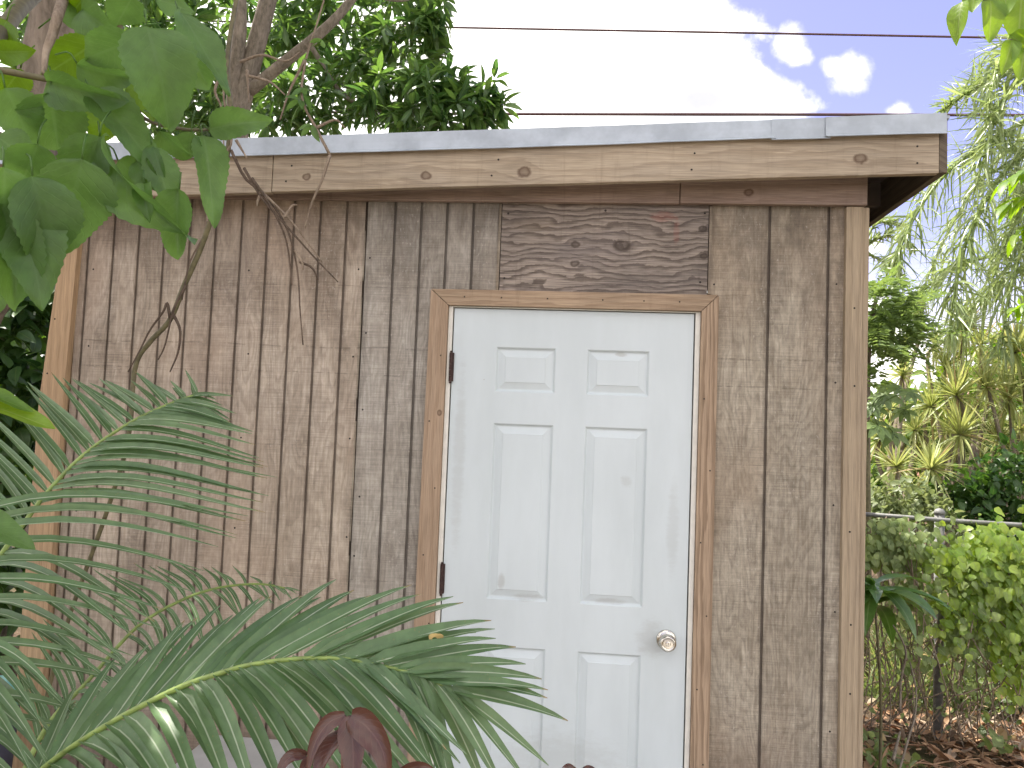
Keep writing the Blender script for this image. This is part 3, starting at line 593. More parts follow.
BL = [  # base, tip (zoomed px), width, depth, roll, young
 (240, 465, 185, 738, 175, -1.66, .2, 0), (95, 515, 165, 790, 150, -1.70, -.3, 0), (10, 490, 22, 750, 150, -1.72, .3, 0), (150, 268, 165, 440, 150, -1.60, .1, 0),
 (395, 110, 250, 190, 120, -1.62, .3, 0), (430, 75, 505, 335, 165, -1.64, -.2, 0), (525, 40, 668, 222, 90, -1.56, .75, 0), (150, 235, 315, 305, 90, -1.6, .5, 0),
 (265, 268, 462, 450, 105, -1.58, .6, 0), (295, 395, 440, 690, 95, -1.6, .8, 0), (445, 430, 508, 595, 80, -1.55, .4, 0), (525, 555, 505, 740, 80, -1.56, .3, 0),
 (592, 398, 645, 608, 82, -1.42, .5, 0), (610, 378, 770, 345, 70, -1.4, -.2, 0), (60, 560, 125, 850, 150, -1.68, .2, 0), (10, 600, 60, 880, 130, -1.7, -.2, 0), (-20, 640, 5, 900, 120, -1.66, .3, 0), (560, 388, 548, 462, 60, -1.44, .2, 0), (385, -10, 345, 82, 90, -1.55, .4, 0),
 (255, -8, 185, 50, 70, -1.5, .3, 1), (275, 125, 138, 225, 100, -1.5, .2, 1), (-10, 150, 78, 155, 60, -1.55, .2, 1), (15, 258, 100, 415, 120, -1.64, .4, 0),
 (225, 185, 375, 245, 80, -1.57, .4, 0), (400, 195, 440, 315, 85, -1.48, .1, 1), (420, 535, 422, 612, 45, -1.58, .3, 0), (450, -5, 565, 28, 65, -1.5, .4, 0),
 (525, 95, 598, 250, 110, -1.5, .2, 0), (-10, 400, 95, 470, 100, -1.66, .5, 0), (290, 400, 220, 560, 120, -1.62, .3, 0), (110, 420, 60, 560, 110, -1.66, .2, 0),
 (470, 380, 545, 470, 60, -1.5, .6, 0), (300, 330, 290, 405, 80, -1.52, .2, 1), (20, 60, -30, 160, 90, -1.5, .3, 1), (60, 200, 10, 280, 80, -1.52, .2, 1),
 (250, 30, 330, 110, 90, -1.5, .5, 0), (180, 60, 270, 30, 70, -1.5, .4, 0), (400, 470, 440, 540, 60, -1.55, .3, 0), (345, 470, 415, 530, 70, -1.56, .3, 0),
 (30, 620, 90, 770, 120, -1.66, .1, 0), (-20, 700, 10, 860, 90, -1.6, .3, 0), (480, 220, 540, 330, 90, -1.5, .1, 0)]
for i, (bx, by, tx, ty, w, Y, roll, yg) in enumerate(BL):
    p = at(bx/z, by/z, Y); t_ = at(tx/z, ty/z, Y+rng.uniform(-.03, .05)); L = np.linalg.norm(t_-p); d = nrm(t_-p)
    v = nrm(CAM-p); v = nrm(v-d*(v@d)); s_ = np.cross(d, v); up = v*math.cos(roll)+s_*math.sin(roll)*(1 if i % 2 else -1)
    mb = MB(); T = TB[i % 4]; put(mb, T, p, d, up, L*1.15, pxsize(w/z, Y)*1.35)
    # petiole
    q = p - d*.03 - v*.035; mb.tube(spline([q, p-d*.012+np.array([0, 0, .012]), p], 6), .0013, 5)
    mb.build('leaf', M_bigy if yg else M_big, big, True)
# rest of its crown, out of view, placed and thickened to shade the palm
mb = MB(); TBs = [leaf_tpl('ovate', 6, 1, 1.0, .25, .6, seed=i) for i in range(3)]
for i in range(2500):
    c = np.array([-2.0, -.25, 5.2])+rdir()*np.array([2.0, 1.9, 1.0])*rng.uniform(.2, 1)**.5
    d = nrm(np.array([rng.normal(), rng.normal(), -.7])); put(mb, TBs[i % 3], c, d, nrm(np.array([rng.normal()*.4, rng.normal()*.4, 1])), rng.uniform(.24, .34), rng.uniform(.2, .28))
mb.build('crown', M_big, big, True)
for q in ([(0, 0, 0), (-1.6, -.8, 4.2), (-1.2, -1.0, 4.9), (-.5, -1.1, 5.5)], [(0, 0, 0), (-1.8, -.4, 4.4), (-1.9, .1, 5.0), (-1.8, .9, 5.5)], [(0, 0, 0), (-2.2, -.9, 4.3), (-2.8, -1.2, 5.0), (-3.5, -1.1, 5.4)]):
    branch(big, [tp[0]] + [np.array(p) for p in q[1:]], .03, .008, M_bark)
# single light leaves entering at the left edge
mb = None
# ------------------------------------------------------------------ climbing vine in front of the wall
vs = P3([(30, 780, -.30), (62, 640, -.33), (104, 520, -.38), (128, 440, -.42), (135, 368, -.42), (150, 342, -.42), (170, 320, -.42), (184, 286, -.42), (200, 250, -.43), (212, 216, -.45), (221, 182, -.46), (228, 150, -.48), (231, 112, -.5), (227, 70, -.5), (231, 30, -.5), (240, -20, -.5), (250, -90, -.5)])
vine = thing('climbing_vine', 'thin brown climbing vine winding up in front of the shed wall', 'vine', (vs[0][0], vs[0][1], -.05))
b = MB(); b.tube(spline(np.vstack([gp(vs[0])[None], vs]), 70), np.interp(np.linspace(0, 1, 70), [0, .5, .62, 1], [.006, .0085, .0085, .0065]), 8); b.build('stem', M_green_stem, vine, True)
branch(vine, P3([(212, 218, -.46), (216, 205, -.465), (224, 188, -.47), (222, 160, -.48), (232, 140, -.49), (224, 100, -.5), (224, 60, -.5)]), .004, .003, n=20, name='twig')
for pts in ([(170, 318, -.43), (167, 303, -.44), (163, 312, -.44), (150, 330, -.44), (140, 350, -.44), (128, 372, -.44)],
            [(212, 218, -.45), (208, 214, -.46), (207, 221, -.46)], [(186, 285, -.43), (178, 300, -.44), (172, 315, -.44), (165, 345, -.43), (158, 360, -.43)],
            [(231, 150, -.48), (245, 178, -.46), (262, 192, -.45), (280, 215, -.44), (291, 240, -.44), (298, 275, -.43), (300, 310, -.43), (303, 345, -.42)],
            [(244, 168, -.46), (262, 198, -.45), (290, 230, -.44), (315, 258, -.43), (338, 282, -.42)], [(330, 155, -.5), (322, 180, -.5), (311, 205, -.49), (305, 228, -.48)],
            [(330, 155, -.5), (316, 128, -.5), (302, 98, -.5), (306, 60, -.5), (318, 20, -.5), (330, -20, -.5)], [(284, 218, -.45), (292, 206, -.45), (297, 205, -.45)],
            [(240, 62, -.5), (262, 55, -.5), (285, 61, -.5), (300, 52, -.5)], [(246, 75, -.5), (270, 82, -.5), (285, 95, -.5)], [(247, 70, -.5), (248, 85, -.5), (249, 102, -.5)],
            [(225, 70, -.5), (215, 90, -.5), (222, 110, -.49), (224, 150, -.48)], [(236, 140, -.48), (242, 150, -.47), (247, 158, -.47)],
            [(252, 178, -.46), (270, 205, -.45), (286, 240, -.44), (292, 285, -.44)], [(262, 192, -.45), (292, 222, -.44), (322, 262, -.43)], [(300, 262, -.43), (312, 268, -.43), (318, 280, -.42)], [(172, 312, -.43), (180, 330, -.43), (178, 352, -.43), (170, 372, -.43)], [(222, 150, -.48), (212, 190, -.46), (206, 230, -.44), (190, 262, -.44), (182, 300, -.43)], [(305, 60, -.5), (290, 90, -.5), (280, 120, -.5)], [(316, 128, -.5), (335, 120, -.5), (345, 128, -.5)],
            [(295, 250, -.44), (302, 262, -.44), (303, 270, -.44)], [(262, 190, -.45), (258, 200, -.45), (257, 206, -.45)]):
    branch(vine, P3(pts), .005, .002, mat=M_twig_d if pts[-1][1] > 270 else M_twig, n=20, name='twig', sides=6)
T_v = leaf_tpl('lance', 6, 1, .35, .3, .5)
mb = MB()
for (px, py) in ((310, 110), (305, 88), (318, 60), (300, 100), (322, 40), (312, 125)):
    for q in range(3): put(mb, T_v, at(px, py, -.5), nrm(np.array([rng.normal(), -.3, -.4+rng.normal()*.4])), rdir(1), rng.uniform(.03, .06))
mb.build('foliage', M_big, vine, True)

# ------------------------------------------------------------------ generic foliage
def crown_whorls(mb, clumps, tpl, L, per=9, density=1.0, droop=-.35, spread=1.0):
    for (c, r, n_) in clumps:
        c = np.asarray(c)
        for i in range(int(n_*density)):
            d = rdir(.15); rr = r*rng.uniform(.25, 1)**.5; p = c+d*rr*np.array([1, 1, .85])
            ax = nrm(d*.9+np.array([0, 0, .35])+rng.normal(size=3)*.3)
            for k in range(per):
                ld = nrm(ax*.35+rdir()*spread+np.array([0, 0, droop])); put(mb, tpl[rng.integers(len(tpl))], p+ld*.02, ld, nrm(np.array([0, 0, 1.0])+rng.normal(size=3)*.35), L*rng.uniform(.6, 1.15))
def scatter_leaves(mb, clumps, tpl, L, droop=-.3, flat=1.0, shell=.4):
    for (c, r, n_) in clumps:
        c = np.asarray(c)
        for i in range(n_):
            d = rdir(); p = c+d*r*rng.uniform(shell, 1)*np.array([1, 1, .85])
            ld = nrm(d*.5+rdir()*.9+np.array([0, 0, droop])); put(mb, tpl[rng.integers(len(tpl))], p, ld, nrm(np.array([0, 0, flat])+rng.normal(size=3)*.5), L*rng.uniform(.6, 1.2))
def clumps_px(L): return [(at(x, y, Y), pxsize(r, Y), n_) for (x, y, Y, r, n_) in L]

# tree behind the shed
M_mango = leaf_mat('long_leaf', (.045, .105, .032), (.11, .19, .05), (.14, .20, .07), trans=.42, rough=.36, spec=.5)
T_m = [leaf_tpl('lance', 5, 1, .27, .3, dr, seed=i) for i, dr in enumerate((.3, .6, .9))]
mb_root = at(243, 122, 3.2)
mtree = thing('shade_tree', 'tall tree behind the shed roof with forked trunk and drooping glossy leaves', 'tree', (mb_root[0]-.1, 3.2, -.05))
b = MB(); b.tube(spline([(mb_root[0]-.12, 3.2, -.1), (mb_root[0]-.1, 3.2, 1.2), mb_root+np.array([-.03, 0, -.6]), at(238, 118, 3.2), at(252, 62, 3.2), at(268, 0, 3.2), at(300, -130, 3.3)], 30), np.linspace(.11, .06, 30), 12); b.build('trunk', M_bark, mtree, True)
branch(mtree, P3([(236, 125, 3.2), (234, 80, 3.15), (240, 30, 3.1), (238, -30, 3.1), (225, -150, 3.1)]), .065, .04, M_bark, sides=10)
branch(mtree, P3([(248, 92, 3.2), (285, 62, 3.1), (318, 35, 3.0), (345, 8, 3.0), (380, -40, 3.0)]),   .05, .03, M_bark, sides=10)
for pts in ([(310, 45, 4.0), (350, 100, 4.2), (420, 115, 4.2), (480, 120, 4.2)], [(360, -10, 3), (400, 0, 3.2), (430, -10, 3.4)], [(240, 60, 3.2), (200, 60, 3.6), (170, 80, 4.0)]):
    branch(mtree, P3(pts), .025, .008, M_bark)
cl = clumps_px([(300, 110, 4.0, 45, 26), (345, 95, 4.2, 45, 30), (390, 95, 4.0, 40, 30), (425, 105, 3.8, 40, 34), (462, 112, 3.8, 30, 26), (484, 108, 3.8, 20, 14), (488, 85, 3.8, 10, 5), (447, 85, 3.8, 16, 9),
   (405, 60, 4.2, 40, 26), (425, 30, 4.0, 26, 17), (432, 5, 4.0, 20, 12), (385, 20, 4.4, 45, 24), (330, 40, 4.6, 50, 22), (300, 15, 4.6, 40, 18), (270, 60, 4.6, 40, 18), (215, 100, 4.4, 40, 26), (190, 50, 4.6, 45, 26),
   (150, 90, 4.8, 60, 30), (140, 20, 4.8, 60, 30), (90, 60, 5.0, 60, 30), (250, -40, 4.6, 70, 30), (350, -60, 4.4, 80, 40), (420, -50, 4.2, 50, 24), (130, -70, 4.6, 80, 40), (30, -20, 4.6, 70, 30), (30, 80, 5, 60, 30), (265, 115, 4.2, 35, 20), (180, 130, 4.4, 40, 20), (120, 40, 5.6, 70, 60), (190, 20, 5.6, 60, 55), (60, 20, 5.6, 60, 50), (230, 60, 5.6, 60, 45), (170, 100, 5.6, 60, 45), (300, 30, 5.6, 40, 30), (350, 60, 5.6, 45, 36), (270, 100, 5.6, 40, 30)])
mb = MB(); crown_whorls(mb, cl, T_m, .21, 9, 1.0); mb.build('crown', M_mango, mtree, True)

# dark shrub beyond the left corner
M_dk = leaf_mat('dark_leaf', (.022, .060, .018), (.07, .14, .03), (.08, .13, .04), trans=.4, rough=.4)
T_o = [leaf_tpl('ovate', 5, 1, .55, .25, dr, seed=i) for i, dr in enumerate((.3, .6, .9))]
p0 = at(-10, 620, 2.2)
sh = thing('shrub', 'dense dark green shrub growing beyond the left corner of the shed', 'shrub', (p0[0], 2.2, -.05))
b = MB()
for q in ((0, 0, .9), (-.5, .1, 1.2), (.25, .3, 1.4)): b.tube(spline([(p0[0]+q[0]*.2, 2.2, -.1), (p0[0]+q[0]*.6, 2.2+q[1], q[2]*.6), (p0[0]+q[0], 2.2+q[1], q[2]*1.3)], 10), np.linspace(.04, .015, 10), 8)
b.build('stem', M_bark, sh, True)
mb = MB(); scatter_leaves(mb, clumps_px([(20, 300, 2.4, 55, 330), (10, 390, 2.2, 55, 330), (-40, 340, 2.0, 60, 200), (20, 480, 2.4, 60, 260), (0, 580, 2.2, 60, 240), (-60, 480, 2, 70, 150), (20, 230, 2.6, 50, 200), (-10, 680, 2.2, 55, 160), (50, 360, 3.0, 50, 200), (40, 430, 3.0, 50, 160), (30, 270, 4.5, 60, 160), (-30, 230, 3, 60, 200)]), T_o, .16)
mb.build('foliage', M_dk, sh, True)
hb = at(10, 500, 9)
hd = thing('hedge_bush', 'sunlit bush far behind the dark shrub on the left', 'bush', (hb[0], 9, -.05))
mb = MB(); scatter_leaves(mb, clumps_px([(20, 300, 8.5, 90, 420), (-60, 350, 8, 110, 300), (20, 440, 9, 80, 240), (-40, 520, 9, 90, 200), (40, 190, 9, 80, 260)]), T_o, .3); mb.build('foliage', M_bigy, hd, True)
b = MB(); b.tube(spline([(hb[0], 9, -.1), (hb[0]+.1, 9, 1), (hb[0], 9, 2.2)], 8), np.linspace(.08, .03, 8), 8); b.build('stem', M_bark, hd, True)

# ------------------------------------------------------------------ right-hand garden
# queen palm with hanging leaflets
M_qp = leaf_mat('feather_palm_leaflet', (.145, .20, .075), (.27, .335, .145), None, trans=.4, rough=.3, spec=.6)
cq = at(1085, 95, 5.2)
qp = thing('feather_palm', 'tall palm with curtains of hanging grey green leaflets right of the shed', 'palm', (cq[0], cq[1], -.05))
b = MB(); b.tube(spline([(cq[0]+.1, cq[1], -.1), (cq[0]+.05, cq[1], 2), cq], 16), np.linspace(.17, .13, 16), 12); b.build('trunk', M_bark, qp, True)
def hang_frond(parent, base, L0, n, stiff, w=.0105, mat=M_qp):
    B = spline(base, 50); r = MB(); r.tube(B, np.linspace(.03, .006, 50), 6); ro = r.build('frond', M_prach, parent, True); lv = MB()
    n = int(n*1.7)
    for i in range(n):
        s = rng.uniform(.12, 1); k = min(48, int(s*49)); p = B[k]; tg = nrm(B[k+1]-B[max(k-1, 0)])
        side = nrm(np.cross(tg, (0, 0, 1)))*(1 if i % 2 else -1)
        d = nrm(side*.7+tg*.6+np.array([0, 0, .3])+rng.normal(size=3)*.45); L = L0*math.sin(math.pi*(.15+.8*s))**.6*rng.uniform(.7, 1.15)
        t = np.linspace(0, 1, 7)[:, None]; L *= .78; sf = min(.95, max(.08, stiff+.36+rng.normal()*.24)); e = p+d*L*sf+np.array([0, 0, -1.0])*L*(1-sf)
        m1 = p+d*L*.38
        Pp = (1-t)**2*p+2*t*(1-t)*m1+t*t*e
        strip(lv, Pp, w*np.clip((1-t[:, 0])/.5, .03, 1)**.8*rng.uniform(.7, 1.1), nrm(np.array([0, -.4, .8])+rng.normal(size=3)*.5), .4)
    lv.build('leaflets', mat, ro, True)
for pts, L0, n_, st in (
   ([(1055, 60, 5.1), (1015, 70, 5.0), (975, 88, 4.9), (940, 112, 4.8)], .6, 170, .9),
   ([(1050, 110, 5.1), (1000, 135, 5.0), (945, 175, 4.8), (908, 230, 4.7), (890, 285, 4.6)], .85, 170, .2),
   ([(1060, 130, 5.0), (1015, 160, 4.8), (975, 220, 4.5), (955, 290, 4.4), (950, 340, 4.4)], .9, 170, .2),
   ([(1070, 140, 5.0), (1040, 200, 4.7), (1010, 290, 4.4), (1000, 360, 4.3)], .9, 150, .2),
   ([(1060, 60, 5.1), (1030, 40, 5.0), (1000, 60, 4.6), (985, 130, 4.2)], .9, 140, .25),
   ([(1075, 200, 5.3), (1020, 245, 5.4), (950, 270, 5.6), (905, 310, 5.8), (880, 350, 5.9)], .8, 150, .3),
   ([(1080, 240, 5.3), (1030, 265, 5.3), (980, 300, 5.2), (940, 345, 5.2)], .85, 150, .25),
   ([(1060, 40, 5.2), (1040, 0, 5.2), (1010, -30, 5.2), (970, -20, 5.2)], .6, 90, .8),
   ([(1100, 20, 5.2), (1080, 110, 5.2), (1020, 180, 5.2), (1000, 260, 5.2)], .9, 120, .2),
   ([(1100, 60, 5.2), (1150, 40, 5.4), (1220, 90, 5.6), (1260, 200, 5.8)], .8, 90, .25),
   ([(1090, 70, 5.0), (1040, 60, 4.6), (1000, 110, 4.3), (975, 190, 4.2)], .8, 150, .3), ([(1090, 150, 5.2), (1060, 160, 5.0), (1020, 210, 4.9), (985, 300, 4.9)], .9, 150, .25), ([(1090, 150, 5.6), (1040, 130, 6.2), (980, 180, 6.6), (935, 260, 6.8), (915, 320, 6.8)], .9, 150, .25),
   ([(1100, 60, 5.4), (1090, 0, 6.2), (1060, 20, 7), (1040, 120, 7.4)], .8, 90, .25)):
    hang_frond(qp, np.vstack([cq[None], P3(pts)]), L0, n_, st)
rf = MB(); sp_b = P3([(1040, 30, 4.9), (1012, 70, 4.8), (1003, 110, 4.8), (1000, 150, 4.8)]); rf.tube(spline(np.vstack([cq[None], sp_b]), 20), np.linspace(.03, .012, 20), 6); rfo = rf.build('frond', M_prach, qp, True)
lv = MB(); Bq = spline(sp_b, 40)
for i in range(60):
    p = Bq[int(rng.uniform(6, 39))]; e = p+np.array([-pxsize(rng.uniform(22, 58), 4.8), rng.normal()*.12, pxsize(rng.normal()*12, 4.8)-.03]); tt = np.linspace(0, 1, 5)[:, None]
    strip(lv, (1-tt)**2*p+2*tt*(1-tt)*((p+e)/2+np.array([0, 0, .04]))+tt*tt*e, .011*np.array([.7, 1, .9, .5, .03]), nrm(np.array([0, -.6, .8])+rng.normal(size=3)*.3), .4)
lv.build('leaflets', M_qp, rfo, True)
# remote palm
dc = at(862, 250, 13)
dp = thing('remote_palm', 'small distant palm frond showing just below the roof overhang', 'palm', (dc[0], 13, -.05))
b = MB(); b.tube([(dc[0], 13, -.1), (dc[0], 13, 2.0), dc], [.15, .13, .12], 8); b.build('trunk', M_bark, dp, True)
for pts in ([(880, 238, 13), (900, 238, 13), (915, 252, 13)], [(875, 225, 13), (892, 222, 13), (908, 228, 13)], [(880, 260, 13), (893, 268, 13), (905, 285, 13)], [(840, 225, 13), (820, 235, 13), (805, 260, 13)], [(862, 225, 13.5), (860, 215, 14.2), (862, 235, 15)]):
    hang_frond(dp, np.vstack([dc[None], P3(pts)]), .5, 70, .6, .02)
# dracaenas
M_dr = leaf_mat('spiky_leaf', (.23, .285, .09), (.40, .42, .18), (.42, .44, .22), trans=.35, rough=.4, dry=((.38, .28, .15), .04))
M_stem = bark('pale_stem', (.26, .22, .16), (.14, .115, .085), 30)
def dracaena(label, base_px, Y, ros):
    bp = at(base_px[0], base_px[1], Y); bp[2] = -.05
    t = thing('spiky_shrub', label, 'shrub', bp, 'spiky leaved shrubs beyond the fence')
    for (px, py, r, dy) in ros:
        c = at(px, py, Y+dy); L = pxsize(r, Y+dy)*1.2
        st = MB(); st.tube(spline([bp+np.array([rng.normal()*.05, rng.normal()*.05, 0]), bp*.5+c*.5+np.array([rng.normal()*.12, 0, -.1]), c+np.array([rng.normal()*.05, 0, -.25]), c], 12), np.linspace(.03, .016, 12), 6); so = st.build('stem', M_stem, t, True)
        lv = MB()
        for k in range(84):
            d = rdir(.35); d = nrm(d+np.array([0, 0, .2])); ln = L*rng.uniform(.65, 1.1); e = c+d*ln+np.array([0, 0, -.22*ln*(1-d[2])])
            tt = np.linspace(0, 1, 5)[:, None]; P = (1-tt)**2*c+2*tt*(1-tt)*(c+d*ln*.55)+tt*tt*e
            strip(lv, P, L*.030*np.array([.6, 1, .95, .6, .04]), nrm(np.array([0, -.2, 1])+rng.normal(size=3)*.2), .4)
        lv.build('rosette', M_dr, t, True)
dracaena('spiky yellow green shrub with tufts, the one nearest the shed post', (905, 640), 4.6, [(896, 467, 25, 0), (931, 469, 30, -.2), (902, 376, 22, .5), (915, 430, 20, .6), (880, 440, 22, .8), (921, 311, 13, 1.2), (890, 410, 18, 1.0), (918, 450, 18, .9), (905, 345, 16, 1.2), (942, 455, 18, .9)])
dracaena('spiky yellow green shrub in the middle with the largest starburst tufts', (955, 640), 5.2, [(956, 396, 36, 0), (931, 407, 30, .2), (960, 435, 32, -.2), (965, 328, 32, .4), (946, 368, 26, .5), (980, 345, 24, .7), (935, 345, 20, .8), (972, 415, 20, .6), (945, 430, 20, .7), (985, 365, 18, .9), (955, 352, 18, 1.0)])
dracaena('spiky yellow green shrub at the right, partly behind the hanging palm', (1025, 640), 5.6, [(987, 388, 28, 0), (1015, 352, 38, .2), (1010, 400, 30, .2), (1040, 380, 34, 0), (1000, 440, 26, .4), (980, 458, 20, .3), (1020, 430, 22, .6), (1005, 375, 20, .8)])
# compound-leaved tree beside the overhang
M_fern = leaf_mat('feathery_leaf', (.10, .155, .05), (.17, .24, .08), None, trans=.4, rough=.4)
fb = at(862, 640, 3.4); fb[2] = -.05
ft = thing('feathery_tree', 'bright green tree with feathery layered leaves close behind the right corner', 'tree', fb)
b = MB(); b.tube(spline([fb+np.array([0, 0, -.05]), fb+np.array([.02, 0, .9]), at(868, 350, 3.5), at(876, 300, 3.5)], 14), np.linspace(.04, .015, 14), 8); b.build('trunk', M_bark, ft, True)
mb = MB(); T_s = leaf_tpl('ovate', 3, 1, .45, .2, .3)
for (px, py, n_) in ((885, 300, 9), (895, 320, 9), (880, 340, 9), (870, 310, 9), (898, 345, 7), (876, 370, 6), (905, 305, 5), (860, 330, 6), (872, 286, 6), (890, 310, 12), (900, 330, 10), (885, 350, 10), (878, 325, 12), (905, 345, 6)):
    for i in range(n_):
        c = at(px+rng.normal()*8, py+rng.normal()*9, 3.4+rng.normal()*.2); ax = nrm(np.array([rng.normal(), rng.normal(), .2+rng.normal()*.5])); L = rng.uniform(.18, .34)
        q = np.cross(ax, (0, 0, 1)); q = nrm(q)
        for k in np.linspace(.15, 1, 9):
            p = c+ax*L*k+np.array([0, 0, -.12*k*k]); 
            for sg in (-1, 1):
                d = nrm(q*sg+ax*.5+np.array([0, 0, -.2])); up_ = nrm(np.array([0, 0, 1.])+rng.normal(size=3)*.5); put(mb, T_s, p, d, up_, .09*(1.1-k*.5)); put(mb, T_s, p+d*.05+ax*.02, nrm(d+ax*.7), up_, .06*(1.1-k*.5))
mb.build('crown', M_fern, ft, True)
# lobed-leaf shrub (papaya-like hands)
lb = at(864, 640, 2.9); lb[2] = -.05
lt = thing('papaya_plant', 'young plant with dark deeply lobed leaves beside the right corner post', 'plant', lb)
b = MB(); b.tube(spline([lb+np.array([0, 0, -.05]), lb+np.array([.02, 0, .8]), at(866, 420, 2.9)], 12), np.linspace(.03, .02, 12), 8)
b.build('stem', M_green_stem, lt, True)
T_l = leaf_tpl('lance', 4, 1, .38, .2, .4)
for (px, py, r) in ((885, 395, 22), (900, 388, 18), (878, 425, 22), (893, 432, 20), (905, 410, 16), (874, 405, 18), (912, 392, 14)):
    mb = MB(); c = at(px, py, 2.9+rng.normal()*.1); mb.tube(spline([at(867, 415, 2.9), (at(867, 415, 2.9)+c)/2+np.array([0, 0, .04]), c], 6), .004, 5)
    nn = nrm(np.array([rng.normal()*.4, -.6, .7])); u = nrm(np.cross(nn, (1, 0, 0))); w = np.cross(nn, u)
    for k in range(7):
        a_ = -2.4+4.8*k/6+1.57; put(mb, T_l, c, nrm(u*math.cos(a_)+w*math.sin(a_)+np.array([0, 0, -.25])), nn, pxsize(r, 2.9)*rng.uniform(.85, 1.1))
    mb.build('leaf', M_fern, lt, True)
# background bushes
M_b1 = leaf_mat('bush_leaf', (.075, .14, .035), (.17, .24, .06), (.15, .2, .07), trans=.4, rough=.4)
M_b2 = leaf_mat('olive_leaf', (.11, .15, .06), (.21, .25, .11), (.18, .2, .1), trans=.35, rough=.45)
def bush(label, px, Y, cls, L, mat, tpl=None, cat='bush', name='bush', group=None):
    bp = at(px, 600, Y); bp[2] = -.05
    t = thing(name, label, cat, bp, group); st = MB(); cc = clumps_px(cls)
    for (c, r, n_) in cc: st.tube(spline([bp+np.array([rng.normal()*.08, rng.normal()*.08, -.05]), (bp+c)/2+rng.normal(size=3)*.06, c], 8), np.linspace(.02, .006, 8), 6)
    st.build('stem', M_bark, t, True); mb = MB(); scatter_leaves(mb, cc, tpl or T_o, L, shell=.15); mb.build('foliage', mat, t, True)
G_ = 'bushes beyond the chain link fence'
bush('dark low bush behind the fence rail on the right of the post', 985, 4.4, [(990, 485, 4.4, 35, 260), (1020, 470, 4.6, 40, 260), (960, 495, 4.4, 28, 180), (1040, 500, 4.4, 40, 150), (985, 522, 4.3, 26, 170), (1020, 520, 4.3, 30, 170)], .10, M_dk, group=G_)
bush('olive green bush behind the fence rail between shed and post', 900, 4.0, [(890, 500, 4.0, 30, 260), (920, 500, 4.2, 30, 260), (870, 520, 4.0, 35, 200), (940, 520, 4.0, 25, 160)], .08, M_b2, group=G_)
bush('large green bush further back beyond the spiky shrubs', 930, 8.5, [(900, 430, 8.5, 55, 420), (960, 440, 8.8, 60, 420), (1020, 440, 8.6, 60, 380), (880, 480, 8, 50, 220), (940, 490, 8.2, 50, 240), (1000, 490, 8, 50, 240), (1060, 430, 8.4, 60, 200)], .22, M_b1, group=G_)
bush('tall yellow green bush at the far right beyond the palm', 1030, 9.8, [(1000, 370, 10, 50, 300), (1050, 350, 10, 60, 300), (1030, 420, 10, 60, 240), (950, 400, 10.4, 40, 160)], .24, M_bigy, group=G_)
bush('pale leafy sapling crown low behind the feathery tree', 885, 6.2, [(880, 405, 6.4, 25, 130), (900, 500, 6, 40, 160), (870, 470, 6.2, 40, 160)], .14, M_b1, group=G_)
# glimpse of a neighbouring house
hp = at(1015, 420, 12.5)
hs = thing('house', 'salmon painted house wall glimpsed between the bushes at right', 'house', (hp[0]+1.2, 12.5, -.05))
x0 = hp[0]-.35
b = MB(); b.box(x0, x0+6, 12.5, 16, -.1, 2.55); b.build('wall', plain('salmon_render', (.42, .22, .16), .9), hs)
b = MB(); b.prism([(x0-.4, 2.552), (x0+6.4, 2.552), (x0+3, 3.3)], 12.1, 16.4); b.build('roof', plain('tile_roof', (.3, .16, .12), .9), hs)
b = MB(); b.box(x0+1.3, x0+2.4, 12.46, 12.498, 1.1, 2.1); b.build('window', plain('dark_glass', (.03, .035, .04), .1), hs)
# chain-link fence
M_galv = plain('galvanised_steel', (.20, .20, .185), .6, .2, .2, 30)
yF = 1.95; zr = 1.19
fn = thing('chain_link_fence', 'galvanised chain link fence overgrown with vines right of the shed', 'fence', (2.6, yF, -.05))
fx0, fx1 = 1.6, 5.2
def fy(x): return yF-.10*(x-2.5)
b = MB(); b.tube([(fx0, fy(fx0)-.01, zr+.02), (2.55, fy(2.55)-.01, zr), (3.4, fy(3.4)-.01, zr-.005), (fx1, fy(fx1)-.01, zr-.03)], .013, 10); b.build('rail', M_galv, fn, True)
pb = at(942, 560, yF)[0]
for x in (pb, pb+2.2):
    b = MB(); b.tube([(x, fy(x)+.035, -.15), (x, fy(x)+.035, zr+.03)], .026, 12); b.lathe((x, fy(x)+.035, zr+.03), [(0, .029), (.012, .03), (.028, .02), (.034, .004)], (0, 0, 1), 12); b.build('post', M_galv, fn, True)
b = MB(); pitch = .057; k = 0; x = fx0
nz = int((zr-.03)/ (pitch/2))
while x < fx1-.05:
    pts = [(x+(pitch/2 if (i+k) % 2 else 0)*1.0, fy(x)+.012+(.003 if (i+k) % 2 else 0), .02+i*pitch/2) for i in range(nz)]
    b.tube(pts, 0.0012, 3, cap=False); pts = [(x+pitch/2-(pitch/2 if (i+k) % 2 else 0) , fy(x)+.0155-(.003 if (i+k) % 2 else 0), .02+i*pitch/2) for i in range(nz)]
    x += pitch/2; k += 1
b.build('wire_mesh', M_galv, fn)
